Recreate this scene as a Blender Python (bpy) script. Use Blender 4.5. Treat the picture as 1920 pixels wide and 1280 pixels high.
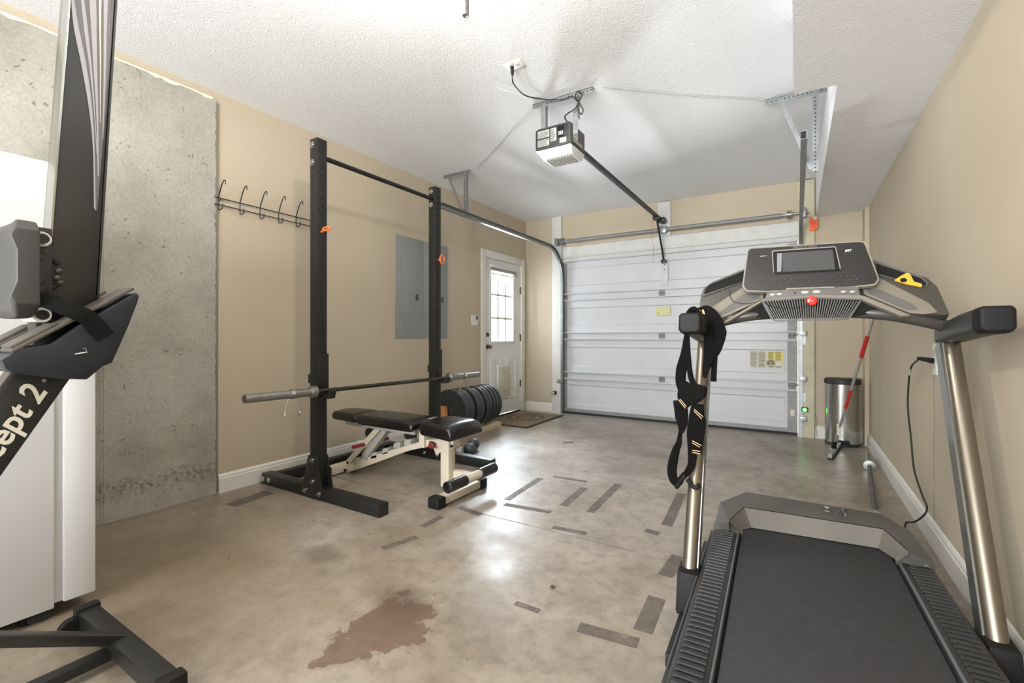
import bpy, bmesh, math, random
from mathutils import Vector, Matrix
random.seed(7)
R = math.radians
for o in list(bpy.data.objects): bpy.data.objects.remove(o)
SC = bpy.context.scene; COL = SC.collection

# ------------------------------------------------------------ camera, world, lights, exposure
CAM_H = 1.07; FPX = 862.0; YAW = 31.78; VH = 630.0
cam_d = bpy.data.cameras.new('camera'); cam = bpy.data.objects.new('camera', cam_d); COL.objects.link(cam)
cam.location = (0, 0, CAM_H); cam.rotation_euler = (R(90), 0, R(YAW))
cam_d.sensor_width = 36; cam_d.lens = 36*FPX/1920; cam_d.shift_y = (VH-640)/1920; cam_d.clip_start = .02
SC.camera = cam
SC.view_settings.view_transform = 'Standard'; SC.view_settings.look = 'None'
SC.view_settings.gamma = 1; SC.view_settings.use_curve_mapping = False
SC.view_settings.exposure = 0.56
w = bpy.data.worlds.new('daylight'); SC.world = w; w.use_nodes = True
w.node_tree.nodes['Background'].inputs[0].default_value = (.82, .91, 1, 1)
w.node_tree.nodes['Background'].inputs[1].default_value = 1.3
def lamp(name, typ, loc, power, col, **k):
    d = bpy.data.lights.new(name, typ); d.energy = power; d.color = col
    for a, b in k.items():
        if a != 'rot': setattr(d, a, b)
    o = bpy.data.objects.new(name, d); COL.objects.link(o); o.location = loc
    if 'rot' in k: o.rotation_euler = k['rot']
    return o
# ceiling bulb just above the frame, an added fill light behind the camera, daylight through the door's window
lamp('ceiling_bulb_light', 'POINT', (-1.28, 1.2, 2.52), 34, (1, .92, .82), shadow_soft_size=.05)
lamp('rear_fill_light', 'POINT', (-1.3, -1.7, 2.30), 26, (1, .98, .95), shadow_soft_size=.22)
def aim(o, t): o.rotation_euler = (Vector(t)-o.location).to_track_quat('-Z', 'Y').to_euler()
aim(lamp('sky_daylight', 'AREA', (-6.6, 8.8, 4.9), 2500, (.80, .90, 1), shape='RECTANGLE', size=3, size_y=2.2), (-3.35, 5.18, 1.45))
aim(lamp('sunlit_ground', 'AREA', (-7.2, 8.6, -.5), 2300, (.92, .96, 1), shape='RECTANGLE', size=3.4, size_y=1.6), (-3.35, 5.18, 1.45))

lamp('rear_fill_area', 'AREA', (-1.2, -2.8, 1.5), 138, (.94, .97, 1), shape='RECTANGLE', size=2.6, size_y=1.6, rot=(R(90+15), 0, 0), spread=R(118))  # added soft fill from the rear, brightens the ceiling and far walls
lamp('window_daylight', 'AREA', (-3.62, 5.18, 1.55), 20, (.84, .92, 1), shape='RECTANGLE', size=.9, size_y=.66, rot=(0, R(-90), 0))

# ------------------------------------------------------------ pixel -> point on a real plane (photo taken as 1920x1280)
_C = math.cos(R(YAW)); _S = math.sin(R(YAW))
def ray(u, v):
    a = (u-960)/FPX; b = (VH-v)/FPX
    return Vector((-_S+a*_C, _C+a*_S, b))
EYE = Vector((0, 0, CAM_H))
def PX(u, v, x): r = ray(u, v); return EYE + r*(x/r.x)
def PY(u, v, y): r = ray(u, v); return EYE + r*(y/r.y)
def PZ(u, v, z): r = ray(u, v); return EYE + r*((z-CAM_H)/r.z)
def PP(u, v, p0, n): r = ray(u, v); return EYE + r*((p0-EYE).dot(n)/r.dot(n))

# ------------------------------------------------------------ materials
def lin(c): return tuple(((x/255)/12.92 if x/255 <= .04045 else ((x/255+.055)/1.055)**2.4) for x in c)
MATS = {}
def mat(name, rgb, rough=.6, metal=0, var=0, vscale=8, bump=0, bscale=60, spec=.5, emit=None, coat=0):
    m = bpy.data.materials.new(name); m.use_nodes = True; nt = m.node_tree; b = nt.nodes['Principled BSDF']
    c = lin(rgb); b.inputs['Base Color'].default_value = (*c, 1); b.inputs['Roughness'].default_value = rough
    b.inputs['Metallic'].default_value = metal; b.inputs['Specular IOR Level'].default_value = spec
    if coat: b.inputs['Coat Weight'].default_value = coat; b.inputs['Coat Roughness'].default_value = .15
    if emit: b.inputs['Emission Color'].default_value = (*lin(rgb), 1); b.inputs['Emission Strength'].default_value = emit
    tc = nt.nodes.new('ShaderNodeNewGeometry')
    if var:
        n = nt.nodes.new('ShaderNodeTexNoise'); n.inputs['Scale'].default_value = vscale; n.inputs['Detail'].default_value = 5
        nt.links.new(tc.outputs['Position'], n.inputs['Vector'])
        r = nt.nodes.new('ShaderNodeValToRGB'); r.color_ramp.elements[0].position = .3; r.color_ramp.elements[1].position = .7
        r.color_ramp.elements[0].color = (*[x*(1-var) for x in c], 1); r.color_ramp.elements[1].color = (*[min(1, x*(1+var)) for x in c], 1)
        nt.links.new(n.outputs['Fac'], r.inputs[0]); nt.links.new(r.outputs[0], b.inputs['Base Color'])
    if bump:
        n = nt.nodes.new('ShaderNodeTexNoise'); n.inputs['Scale'].default_value = bscale; n.inputs['Detail'].default_value = 3
        nt.links.new(tc.outputs['Position'], n.inputs['Vector'])
        bp = nt.nodes.new('ShaderNodeBump'); bp.inputs['Strength'].default_value = bump; bp.inputs['Distance'].default_value = .01
        nt.links.new(n.outputs['Fac'], bp.inputs['Height']); nt.links.new(bp.outputs[0], b.inputs['Normal'])
    MATS[name] = m; return m
class NT:
    def __init__(s, m): s.t = m.node_tree
    def n(s, typ, **k):
        x = s.t.nodes.new(typ)
        for a, b in k.items():
            if a.startswith('i_'):
                key = a[2:]; x.inputs[int(key) if key.isdigit() else key.replace('_', ' ')].default_value = b
            else: setattr(x, a, b)
        return x
    def l(s, a, b): s.t.links.new(a, b)
    def noise(s, vec, scale, detail=5, rough=.5, dist=0):
        x = s.n('ShaderNodeTexNoise'); x.inputs['Scale'].default_value = scale; x.inputs['Detail'].default_value = detail
        x.inputs['Roughness'].default_value = rough; x.inputs['Distortion'].default_value = dist; s.l(vec, x.inputs['Vector']); return x.outputs['Fac']
    def ramp(s, fac, *st):
        r = s.n('ShaderNodeValToRGB'); e = r.color_ramp.elements
        while len(e) < len(st): e.new(.5)
        for q, (p, c) in zip(e, st): q.position = p; q.color = (c, c, c, 1) if isinstance(c, (int, float)) else (*lin(c), 1)
        s.l(fac, r.inputs[0]); return r.outputs[0]
    def mix(s, fac, a, b, mode='MIX'):
        x = s.n('ShaderNodeMix', data_type='RGBA', blend_type=mode)
        for sock, v in ((x.inputs[0], fac), (x.inputs[6], a), (x.inputs[7], b)):
            if isinstance(v, (int, float)): sock.default_value = v
            elif isinstance(v, tuple): sock.default_value = (*lin(v), 1)
            else: s.l(v, sock)
        return x.outputs[2]
    def math(s, op, a, b=0, c=0):
        x = s.n('ShaderNodeMath', operation=op)
        for i, v in enumerate((a, b, c)):
            if isinstance(v, (int, float)): x.inputs[i].default_value = v
            else: s.l(v, x.inputs[i])
        return x.outputs[0]
    def bump(s, h, strength, dist=.01):
        b = s.n('ShaderNodeBump'); b.inputs['Strength'].default_value = strength; b.inputs['Distance'].default_value = dist
        s.l(h, b.inputs['Height']); s.l(b.outputs[0], s.t.nodes['Principled BSDF'].inputs['Normal'])
    def color(s, c): s.l(c, s.t.nodes['Principled BSDF'].inputs['Base Color'])
    def pos(s): return s.n('ShaderNodeNewGeometry').outputs['Position']

mat('paint', (188, 175, 153), .75, var=.03, vscale=1.5, bump=.08, bscale=220)
mat('trim_white', (222, 219, 212), .45, var=.03, vscale=5)
mat('board_white', (205, 205, 200), .6, var=.05, vscale=9)
mat('post_cream', (196, 190, 165), .65, var=.07, vscale=9)
mat('door_white', (226, 225, 221), .5, var=.02, vscale=3)
mat('garage_white', (192, 193, 195), .42, var=.03, vscale=4)
mat('stripe_white', (216, 214, 206), .6)
mat('plaster', (225, 218, 202), .9, var=.1, vscale=40)
mat('fridge_white', (196, 196, 194), .38)
mat('gasket', (186, 186, 184), .6)
mat('black_steel', (23, 23, 22), .42, var=.15, vscale=60, bump=.05, bscale=400)
mat('black_plastic', (20, 19, 19), .6, spec=.3)
mat('black_rubber', (46, 52, 52), .42, var=.08, vscale=20)
mat('hole_black', (4, 4, 4), .9)
mat('vinyl', (16, 15, 15), .27, bump=.06, bscale=300, spec=.6)
mat('chrome', (190, 190, 186), .22, 1)
mat('zinc', (158, 157, 152), .42, 1, var=.12, vscale=30)
mat('galv', (150, 153, 153), .42, .85, var=.15, vscale=25)
mat('galv_hinge', (128, 129, 128), .6, .3)
mat('galv_dull', (140, 141, 140), .6, .4, var=.12, vscale=25)
mat('bar_steel', (92, 88, 80), .4, 1, var=.3, vscale=12)
mat('cream_steel', (200, 190, 170), .42, var=.03)
mat('grey_steel', (168, 163, 154), .45)
mat('rust_cap', (84, 52, 46), .6)
mat('red_grip', (120, 30, 30), .5)
mat('pine', (205, 186, 154), .65, var=.1, vscale=14)
mat('pine_orange', (205, 145, 85), .65, var=.1, vscale=14)
mat('panel_grey', (140, 145, 143), .5, var=.02)
mat('latch', (70, 70, 66), .4)
mat('blind', (214, 214, 208), .5)
mat('brass', (110, 96, 74), .35, .9)
mat('pet_flap', (202, 196, 178), .55)
mat('orange', (240, 96, 30), .5)
mat('orange_pin', (236, 110, 44), .45)
mat('opener_body', (72, 72, 70), .5)
mat('opener_dark', (38, 38, 38), .5)
mat('lens_white', (228, 228, 226), .35)
mat('label_grey', (168, 168, 162), .6)
mat('paper', (206, 202, 184), .7)
mat('paper_yellow', (214, 202, 120), .7)
mat('paper_aged', (206, 198, 150), .6, var=.05, vscale=40)
mat('ink', (84, 82, 74), .7)
mat('black_ink', (26, 26, 26), .6)
mat('cable_black', (34, 34, 33), .5)
mat('cable_white', (226, 226, 222), .5)
mat('green_led', (60, 255, 60), .3, emit=9)
mat('lid_black', (44, 46, 46), .5)
mat('broom_pole', (172, 170, 168), .35, .7)
mat('red_paint', (176, 34, 32), .4)
mat('squeegee_head', (150, 154, 150), .45)
mat('upright_bronze', (140, 131, 118), .33, .9)
mat('upright_flat', (150, 152, 150), .28, .9)
mat('tube_dark', (70, 66, 62), .35)
mat('treadmill_grey', (92, 90, 86), .6)
mat('hood_panel', (112, 107, 99), .6)
mat('tray_tan', (122, 114, 102), .42)
mat('console_face', (42, 40, 40), .36, bump=.05, bscale=90)
mat('console_shell', (66, 62, 57), .45)
mat('console_edge', (140, 134, 122), .4)
mat('control_strip', (98, 94, 92), .45)
mat('button_pale', (170, 170, 160), .45)
mat('button_dark', (36, 34, 34), .4)
mat('screen', (70, 71, 71), .18, bump=.35, bscale=26)
mat('screen_bezel', (20, 20, 20), .25)
mat('screen_strip', (128, 126, 130), .3)
mat('belt', (52, 52, 54), .72, var=.16, vscale=30, bump=.1, bscale=500)
mat('rail_black', (44, 44, 44), .42, var=.12, vscale=18)
mat('rail_edge', (140, 145, 150), .35, .7)
mat('key_red', (226, 50, 32), .35, coat=.5)
mat('yellow_tool', (226, 168, 60), .55)
mat('webbing', (14, 13, 12), .9, bump=.2, bscale=300, spec=.15)
mat('tan_stripe', (214, 176, 136), .8)
mat('rower_side', (30, 29, 28), .34, coat=.2)
mat('rower_dark', (28, 28, 27), .4)
mat('rower_track', (178, 178, 172), .22, 1)
mat('swoosh_silver', (138, 135, 136), .4)
mat('swoosh_grey', (84, 82, 84), .4)
mat('swoosh_cream', (176, 166, 146), .4)
mat('seat_grey', (54, 52, 49), .6)
mat('roller_white', (216, 212, 200), .5)
mat('navy_plastic', (24, 27, 33), .4)
mat('footpad', (72, 66, 58), .6, var=.15, vscale=40)
mat('mat_edge', (40, 42, 44), .85)
mat('outlet_white', (226, 224, 218), .4)
mat('bulb', (255, 236, 200), .4, emit=12)
mat('joint_dark', (58, 50, 42), .9, var=.2, vscale=30)
mat('soil', (120, 118, 108), .9)

# ceiling: brushed stomp texture
m = mat('ceiling_texture', (236, 237, 238), .85); q = NT(m); P = q.pos()
n1 = q.noise(P, 9, 4, .55, 2.6); n2 = q.noise(P, 26, 3, .6, 1.8)
v1 = q.ramp(n1, (.44, 0), (.50, 1), (.56, 0)); v2 = q.ramp(n2, (.42, 0), (.5, 1), (.58, 0))
h = q.math('ADD', q.math('MULTIPLY', v1, .5), v2); q.bump(h, .24, .008)
# concrete wall
m = mat('concrete_wall', (150, 146, 134), .9); q = NT(m); P = q.pos()
base = q.ramp(q.noise(P, 1.6, 8, .62), (.3, (146, 141, 128)), (.5, (168, 164, 153)), (.72, (182, 178, 168)))
vo = q.n('ShaderNodeTexVoronoi'); vo.inputs['Scale'].default_value = 19; dv = q.n('ShaderNodeTexNoise'); dv.inputs['Scale'].default_value = 14; dv.inputs['Detail'].default_value = 4; q.l(P, dv.inputs['Vector'])
sc_ = q.n('ShaderNodeVectorMath', operation='SCALE'); sc_.inputs[3].default_value = .16; q.l(dv.outputs['Color'], sc_.inputs[0])
ad_ = q.n('ShaderNodeVectorMath', operation='ADD'); q.l(P, ad_.inputs[0]); q.l(sc_.outputs[0], ad_.inputs[1]); q.l(ad_.outputs[0], vo.inputs['Vector'])
pit = q.math('MULTIPLY', q.math('LESS_THAN', q.math('ADD', vo.outputs['Distance'], q.math('MULTIPLY', q.noise(P, 60, 3), .12)), .20), q.math('GREATER_THAN', q.noise(P, 4, 5, .6), .47))
c = q.mix(q.math('MULTIPLY', pit, .62), base, (84, 78, 66))
big = q.math('MULTIPLY', q.ramp(q.noise(P, 20, 6, .75, .8), (.665, 0), (.70, 1)), q.ramp(q.noise(P, 3, 3), (.42, 0), (.6, 1))); c = q.mix(q.math('MULTIPLY', big, .65), c, (88, 80, 66))
c = q.mix(1, c, q.ramp(q.noise(P, 2.6, 6, .65), (.3, .84), (.55, 1), (.75, 1.06)), 'MULTIPLY')
fine = q.ramp(q.noise(P, 55, 4, .6), (.3, .86), (.7, 1.08)); c = q.mix(1, c, fine, 'MULTIPLY')
sx = q.n('ShaderNodeSeparateXYZ'); q.l(P, sx.inputs[0])
wob = q.math('MULTIPLY', q.noise(P, 26, 5, .7), .13)
band = q.math('MULTIPLY', q.ramp(q.math('ADD', sx.outputs[2], q.math('MULTIPLY', wob, -1)), (.04, 0), (.10, 1), (.14, .9), (.19, 0)), q.ramp(q.noise(P, 45, 4, .7), (.46, 0), (.60, 1)))
c = q.mix(q.math('MULTIPLY', band, .75), c, (92, 84, 66)); q.color(c)
q.bump(q.math('ADD', q.noise(P, 70, 5, .6), q.math('MULTIPLY', pit, -1.2)), .3, .008)
# floor concrete
m = mat('floor_concrete', (160, 148, 130), .4); q = NT(m); P = q.pos(); bs = m.node_tree.nodes['Principled BSDF']
base = q.ramp(q.noise(P, 1.1, 9, .62, .4), (.3, (128, 117, 102)), (.5, (153, 142, 129)), (.7, (173, 164, 154)))
c = q.mix(1, base, q.ramp(q.noise(P, 14, 8, .68), (.3, .66), (.5, .98), (.72, 1.16)), 'MULTIPLY')
c = q.mix(1, c, q.ramp(q.noise(P, 4, 8, .7, .6), (.32, .74), (.5, 1), (.7, 1.12)), 'MULTIPLY')
sx = q.n('ShaderNodeSeparateXYZ'); q.l(P, sx.inputs[0])
def blob(cx, cy, rx, ry, edge, nscale, amt):
    a = q.math('DIVIDE', q.math('SUBTRACT', sx.outputs[0], cx), rx); b = q.math('DIVIDE', q.math('SUBTRACT', sx.outputs[1], cy), ry)
    d = q.math('SQRT', q.math('ADD', q.math('MULTIPLY', a, a), q.math('MULTIPLY', b, b)))
    d = q.math('ADD', d, q.math('MULTIPLY', q.math('SUBTRACT', q.noise(P, nscale, 8, .62), .5), amt))
    return q.ramp(d, (1-edge, 1), (1.0, 0))
brown = q.math('MULTIPLY', blob(-2.5, .9, 1.9, 1.35, .8, 2, .8), .62); c = q.mix(brown, c, (112, 95, 70))
oil = q.math('MULTIPLY', blob(-1.30, 1.20, .155, .22, .12, 8, 3.2), .72); c = q.mix(oil, c, (94, 68, 52))
oil2 = q.math('MULTIPLY', blob(-1.36, 1.34, .16, .14, .6, 9, .8), .5); c = q.mix(oil2, c, (80, 62, 52))
dk = q.math('MULTIPLY', blob(-1.98, 1.42, .2, .1, .7, 9, .9), .5); c = q.mix(dk, c, (78, 70, 60))
dk = q.math('MULTIPLY', blob(-2.5, 1.25, .55, .12, .8, 6, .9), .35); c = q.mix(dk, c, (96, 86, 72))
vo = q.n('ShaderNodeTexVoronoi', feature='DISTANCE_TO_EDGE'); vo.inputs['Scale'].default_value = 2.2
wv = q.n('ShaderNodeVectorMath', operation='ADD'); nz = q.n('ShaderNodeTexNoise'); nz.inputs['Scale'].default_value = 3; q.l(P, nz.inputs['Vector'])
q.l(P, wv.inputs[0]); q.l(nz.outputs['Color'], wv.inputs[1]); q.l(wv.outputs[0], vo.inputs['Vector'])
crack = q.math('MULTIPLY', q.math('LESS_THAN', vo.outputs['Distance'], .006), q.math('MULTIPLY', q.ramp(q.noise(P, 2, 3), (.56, 0), (.66, 1)), .16))
c = q.mix(crack, c, (70, 60, 50))
spk = q.math('GREATER_THAN', q.noise(P, 48, 2, .4), .72); c = q.mix(q.math('MULTIPLY', spk, .5), c, (86, 76, 62)); q.color(c)
q.l(q.ramp(q.noise(P, 3.2, 6, .6), (.3, .26), (.7, .46)), bs.inputs['Roughness'])
q.bump(q.noise(P, 30, 6, .6), .07, .01)
# tape residue: worn dark adhesive
m = mat('tape_residue', (104, 94, 86), .6); q = NT(m); P = q.pos(); bs = m.node_tree.nodes['Principled BSDF']
q.color(q.ramp(q.noise(P, 30, 5), (.3, (112, 101, 94)), (.7, (130, 118, 110))))
q.l(q.ramp(q.noise(P, 9, 9, .8), (.36, .12), (.60, .72)), bs.inputs['Alpha'])
# glass
m = mat('glass', (240, 245, 250), .03); bs = m.node_tree.nodes['Principled BSDF']
g = m.node_tree; tr = g.nodes.new('ShaderNodeBsdfTransparent'); gl = g.nodes.new('ShaderNodeBsdfGlossy'); gl.inputs['Roughness'].default_value = .03
mx = g.nodes.new('ShaderNodeMixShader'); mx.inputs[0].default_value = .06
g.links.new(tr.outputs[0], mx.inputs[1]); g.links.new(gl.outputs[0], mx.inputs[2]); g.links.new(mx.outputs[0], g.nodes['Material Output'].inputs[0])
# doormat
m = mat('doormat', (140, 112, 76), .95); q = NT(m); P = q.pos()
c = q.ramp(q.noise(P, 160, 3), (.3, (100, 86, 66)), (.7, (140, 122, 94)))
def ringm(cx, cy, r0, w, ns=40, ex=1.0):
    sx = q.n('ShaderNodeSeparateXYZ'); q.l(P, sx.inputs[0])
    a = q.math('SUBTRACT', sx.outputs[0], cx); b = q.math('MULTIPLY', q.math('SUBTRACT', sx.outputs[1], cy), ex)
    d = q.math('SQRT', q.math('ADD', q.math('MULTIPLY', a, a), q.math('MULTIPLY', b, b)))
    return q.math('MULTIPLY', q.math('LESS_THAN', q.math('ABSOLUTE', q.math('SUBTRACT', d, r0)), w), q.math('GREATER_THAN', q.noise(P, ns, 2), .47))
for r0, w_ in ((.22, .028), (.11, .02)): c = q.mix(q.math('MULTIPLY', ringm(-3.0, 5.18, r0, w_), .9), c, (44, 40, 36))
q.color(c)
# brushed bare upright
for nm in ('upright_bronze', 'upright_flat', 'zinc'):
    pass

# ------------------------------------------------------------ mesh builder
MW = {}
class B:
    def __init__(s, M=None): s.bm = bmesh.new(); s.M = M
    def v(s, p):
        p = Vector(p); return s.bm.verts.new(s.M @ p if s.M else p)
    def f(s, vs):
        try: return s.bm.faces.new(vs)
        except ValueError: return None
    def box(s, x0, x1, y0, y1, z0, z1):
        p = [s.v((x, y, z)) for x in (x0, x1) for y in (y0, y1) for z in (z0, z1)]
        for a in ((0, 1, 3, 2), (4, 6, 7, 5), (0, 4, 5, 1), (2, 3, 7, 6), (0, 2, 6, 4), (1, 5, 7, 3)): s.f([p[i] for i in a])
        return s
    def obox(s, p0, p1, side, w, t):
        # bar from p0 to p1; 'side' ~ width direction, w width, t thickness
        p0 = Vector(p0); p1 = Vector(p1); d = (p1-p0).normalized(); sd = Vector(side); sd = (sd-d*sd.dot(d)).normalized(); n = d.cross(sd)
        q = []
        for p in (p0, p1):
            for a, b in ((-1, -1), (1, -1), (1, 1), (-1, 1)): q.append(s.v(p+sd*a*w/2+n*b*t/2))
        s.f(q[0:4][::-1]); s.f(q[4:8])
        for i in range(4): j = (i+1) % 4; s.f([q[i], q[j], q[4+j], q[4+i]])
        return s
    def prism(s, pts, off):
        off = Vector(off); a = [s.v(p) for p in pts]; b = [s.v(Vector(p)+off) for p in pts]; n = len(pts)
        s.f(a[::-1]); s.f(b)
        for i in range(n): j = (i+1) % n; s.f([a[i], a[j], b[j], b[i]])
        return s
    def ring(s, outer, inner, off):
        off = Vector(off); n = len(outer)
        L = [[s.v(p) for p in outer], [s.v(p) for p in inner], [s.v(Vector(p)+off) for p in inner], [s.v(Vector(p)+off) for p in outer]]
        for k in range(4):
            A = L[k]; D = L[(k+1) % 4]
            for i in range(n): j = (i+1) % n; s.f([A[i], A[j], D[j], D[i]])
        return s
    def loft(s, loops, closed=True, cap=True):
        L = [[s.v(p) for p in lp] for lp in loops]; n = len(L[0])
        for k in range(len(L)-1):
            for i in range(n if closed else n-1): j = (i+1) % n; s.f([L[k][i], L[k][j], L[k+1][j], L[k+1][i]])
        if cap and closed: s.f(L[0][::-1]); s.f(L[-1])
        return s
    def tube(s, pts, r, n=12, cap=True):
        pts = [Vector(p) for p in pts]; rs = r if isinstance(r, (list, tuple)) else [r]*len(pts); loops = []
        up = None
        for i, p in enumerate(pts):
            d = (pts[min(i+1, len(pts)-1)]-pts[max(i-1, 0)]).normalized()
            if up is None: up = d.orthogonal().normalized()
            up = (up-d*up.dot(d)).normalized(); sd = d.cross(up)
            loops.append([p+(up*math.cos(2*math.pi*k/n)+sd*math.sin(2*math.pi*k/n))*rs[i] for k in range(n)])
        return s.loft(loops, cap=cap)
    def cyl(s, p0, p1, r, n=20, r1=None): return s.tube([p0, p1], [r, r if r1 is None else r1], n)
    def lathe(s, p0, axis, prof, n=32):
        ax = Vector(axis).normalized(); u = ax.orthogonal().normalized(); w_ = ax.cross(u); p0 = Vector(p0)
        return s.loft([[p0+ax*h+(u*math.cos(2*math.pi*k/n)+w_*math.sin(2*math.pi*k/n))*max(r, 1e-4) for k in range(n)] for h, r in prof])
    def ribbon(s, pts, wdir, w, t):
        pts = [Vector(p) for p in pts]; ws = w if isinstance(w, (list, tuple)) else [w]*len(pts); loops = []
        for i, p in enumerate(pts):
            d = (pts[min(i+1, len(pts)-1)]-pts[max(i-1, 0)]).normalized(); sd = Vector(wdir[i] if isinstance(wdir, list) else wdir)
            sd = (sd-d*sd.dot(d)).normalized(); n = d.cross(sd); h = ws[i]/2
            loops.append([p+sd*h*a+n*t/2*b for a, b in ((-1, -.3), (-.8, -1), (.8, -1), (1, -.3), (1, .3), (.8, 1), (-.8, 1), (-1, .3))])
        return s.loft(loops)
    def build(s, name, m, parent=None, bevel=0, smooth=True, seg=2, subsurf=0, kind=None):
        bmesh.ops.recalc_face_normals(s.bm, faces=s.bm.faces[:])
        if bevel:
            ed = [e for e in s.bm.edges if len(e.link_faces) == 2 and e.calc_face_angle(0) > .6]
            bmesh.ops.bevel(s.bm, geom=ed, offset=bevel, segments=seg, profile=.6, affect='EDGES', clamp_overlap=True)
        me = bpy.data.meshes.new(name); o = bpy.data.objects.new(name, me); COL.objects.link(o)
        root = parent
        while root is not None and root.parent is not None: root = root.parent
        if root is not None:
            Mi = MW[root.name].inverted(); 
            for v_ in s.bm.verts: v_.co = Mi @ v_.co
            o.parent = parent
        else:
            xs = [v_.co for v_ in s.bm.verts]
            c = Vector(((min(p.x for p in xs)+max(p.x for p in xs))/2, (min(p.y for p in xs)+max(p.y for p in xs))/2, min(p.z for p in xs)))
            for v_ in s.bm.verts: v_.co -= c
            o.location = c; MW[o.name] = Matrix.Translation(c)
        if smooth:
            for f_ in s.bm.faces: f_.smooth = True
            for e in s.bm.edges:
                if len(e.link_faces) == 2 and e.calc_face_angle(0) > .6: e.smooth = False
        s.bm.to_mesh(me); s.bm.free(); me.materials.append(MATS[m] if isinstance(m, str) else m)
        if subsurf: md = o.modifiers.new('s', 'SUBSURF'); md.levels = md.render_levels = subsurf
        if kind: o['kind'] = kind
        return o
def tag(o, label, cat=None, group=None, kind=None):
    if label: o['label'] = label
    if cat: o['category'] = cat
    if group: o['group'] = group
    if kind: o['kind'] = kind
    return o
def thing(name, loc, label, cat, group=None, kind=None, rz=0):
    o = bpy.data.objects.new(name, None); COL.objects.link(o); o.location = loc; o.rotation_euler = (0, 0, rz); o.empty_display_size = .1
    MW[o.name] = Matrix.Translation(Vector(loc)) @ Matrix.Rotation(rz, 4, 'Z')
    return tag(o, label, cat, group, kind)
def copy_tree(o, parent=None):
    c = o.copy(); COL.objects.link(c)
    if parent is not None: c.parent = parent
    for ch in list(o.children): copy_tree(ch, c)
    return c
def smoothpath(pts, k=6):
    pts = [Vector(p) for p in pts]; out = []
    for i in range(len(pts)-1):
        p0 = pts[max(i-1, 0)]; p1 = pts[i]; p2 = pts[i+1]; p3 = pts[min(i+2, len(pts)-1)]
        for j in range(k):
            t = j/k; out.append(.5*((2*p1)+(p2-p0)*t+(2*p0-5*p1+4*p2-p3)*t*t+(3*p1-p0-3*p2+p3)*t**3))
    out.append(pts[-1]); return out
def text(s, origin, ex, ey, size, name, m, parent, bold=0, shear=0, ext=.0006, align='CENTER'):
    cu = bpy.data.curves.new(name, 'FONT'); cu.body = s; cu.size = size; cu.extrude = ext; cu.offset = bold; cu.shear = shear
    cu.align_x = align; cu.align_y = 'CENTER'; cu.resolution_u = 3
    t = bpy.data.objects.new('t', cu); COL.objects.link(t)
    me = bpy.data.meshes.new_from_object(t); bpy.data.objects.remove(t)
    ex = Vector(ex).normalized(); ey = Vector(ey); ey = (ey-ex*ey.dot(ex)).normalized(); ez = ex.cross(ey); o_ = Vector(origin)
    b = B(); b.bm.from_mesh(me)
    for v_ in b.bm.verts: v_.co = o_+ex*v_.co.x+ey*v_.co.y+ez*v_.co.z
    return b.build(name, m, parent, smooth=False)
def qprism(pts, off): return B().prism(pts, off)

XL, XR, YB, ZC, ZS = -3.353, .597, 5.80, 2.727, 2.327
YREAR = -3.4
# ------------------------------------------------------------ room shell
b = B(); YJ = 2.262
b.box(XL-.1, XR+.1, YREAR-.1, YJ-.0045, -.12, 0).box(XL-.1, XR+.1, YJ+.0045, YB+.3, -.12, 0)
fl = b.build('floor', 'floor_concrete', smooth=False); tag(fl, 'stained bare concrete garage floor with a straight control joint across it', 'floor', kind='structure')
B().box(XL, XR, YJ-.0045, YJ+.0045, -.02, -.004).build('joint_filler', 'joint_dark', fl, smooth=False)
b = B(); b.box(XL-.12, XL, YREAR, 4.745, 0, ZC+.1).box(XL-.12, XL, 5.66, YB+.05, 0, ZC+.1).box(XL-.12, XL, 4.745, 5.66, 2.085, ZC+.1)
wl = tag(b.build('wall_left', 'paint', smooth=False), 'long beige painted wall behind the squat rack, concrete at its near end', 'wall', kind='structure')
b = B(); b.box(XL, XL+.006, YREAR+.01, 1.598, 0.001, 2.672)
fp = b.build('concrete_panel', 'concrete_wall', wl, smooth=False); fp['label'] = 'bare pitted grey concrete part of the wall'
b = B()
for yy, w_ in ((.972, .004), (.985, .007), (.998, .004)): b.box(XL+.006, XL+.009, yy-w_/2, yy+w_/2, .002, 2.66)
b.build('formwork_seam', 'concrete_wall', wl, smooth=False)
b = B(); prev = None; ys = [YREAR+.05+i*.025 for i in range(int((1.598-YREAR-.05)/.025)+1)]     # ragged plaster line along the top of the concrete
lo = [(y, 2.672-random.random()**3*.016-.002) for y in ys]; hi = [(y, 2.678+random.random()*.004) for y in ys]
for i in range(len(ys)-1):
    b.prism([(XL+.006, lo[i][0], lo[i][1]), (XL+.006, lo[i+1][0], lo[i+1][1]), (XL+.006, hi[i+1][0], hi[i+1][1]), (XL+.006, hi[i][0], hi[i][1])], (.0025, 0, 0))
b.build('plaster_edge', 'plaster', wl, smooth=False)
b = B(); zs = [.01+i*.03 for i in range(89)]
for i in range(len(zs)-1):
    j0 = random.random()**2*.012; j1 = random.random()**2*.012
    b.prism([(XL+.006, 1.598-.004-j0, zs[i]), (XL+.006, 1.606, zs[i]), (XL+.006, 1.606, zs[i+1]), (XL+.006, 1.598-.004-j1, zs[i+1])], (.002, 0, 0))
b.build('plaster_edge', 'soil', wl, smooth=False)
b = B(); b.box(XR, XR+.12, YREAR, YB+.05, 0, ZC+.1)
wr = tag(b.build('wall_right', 'paint', smooth=False), 'long beige painted wall beside the treadmill', 'wall', kind='structure')
for i, (y0, z0, z1) in enumerate(((4.932, .13, 2.3), (3.135, .13, 1.0))):
    B().box(XR-.0015, XR, y0-.002, y0+.002, z0, z1).build('wall_seam', 'soil', wr, smooth=False)
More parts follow.
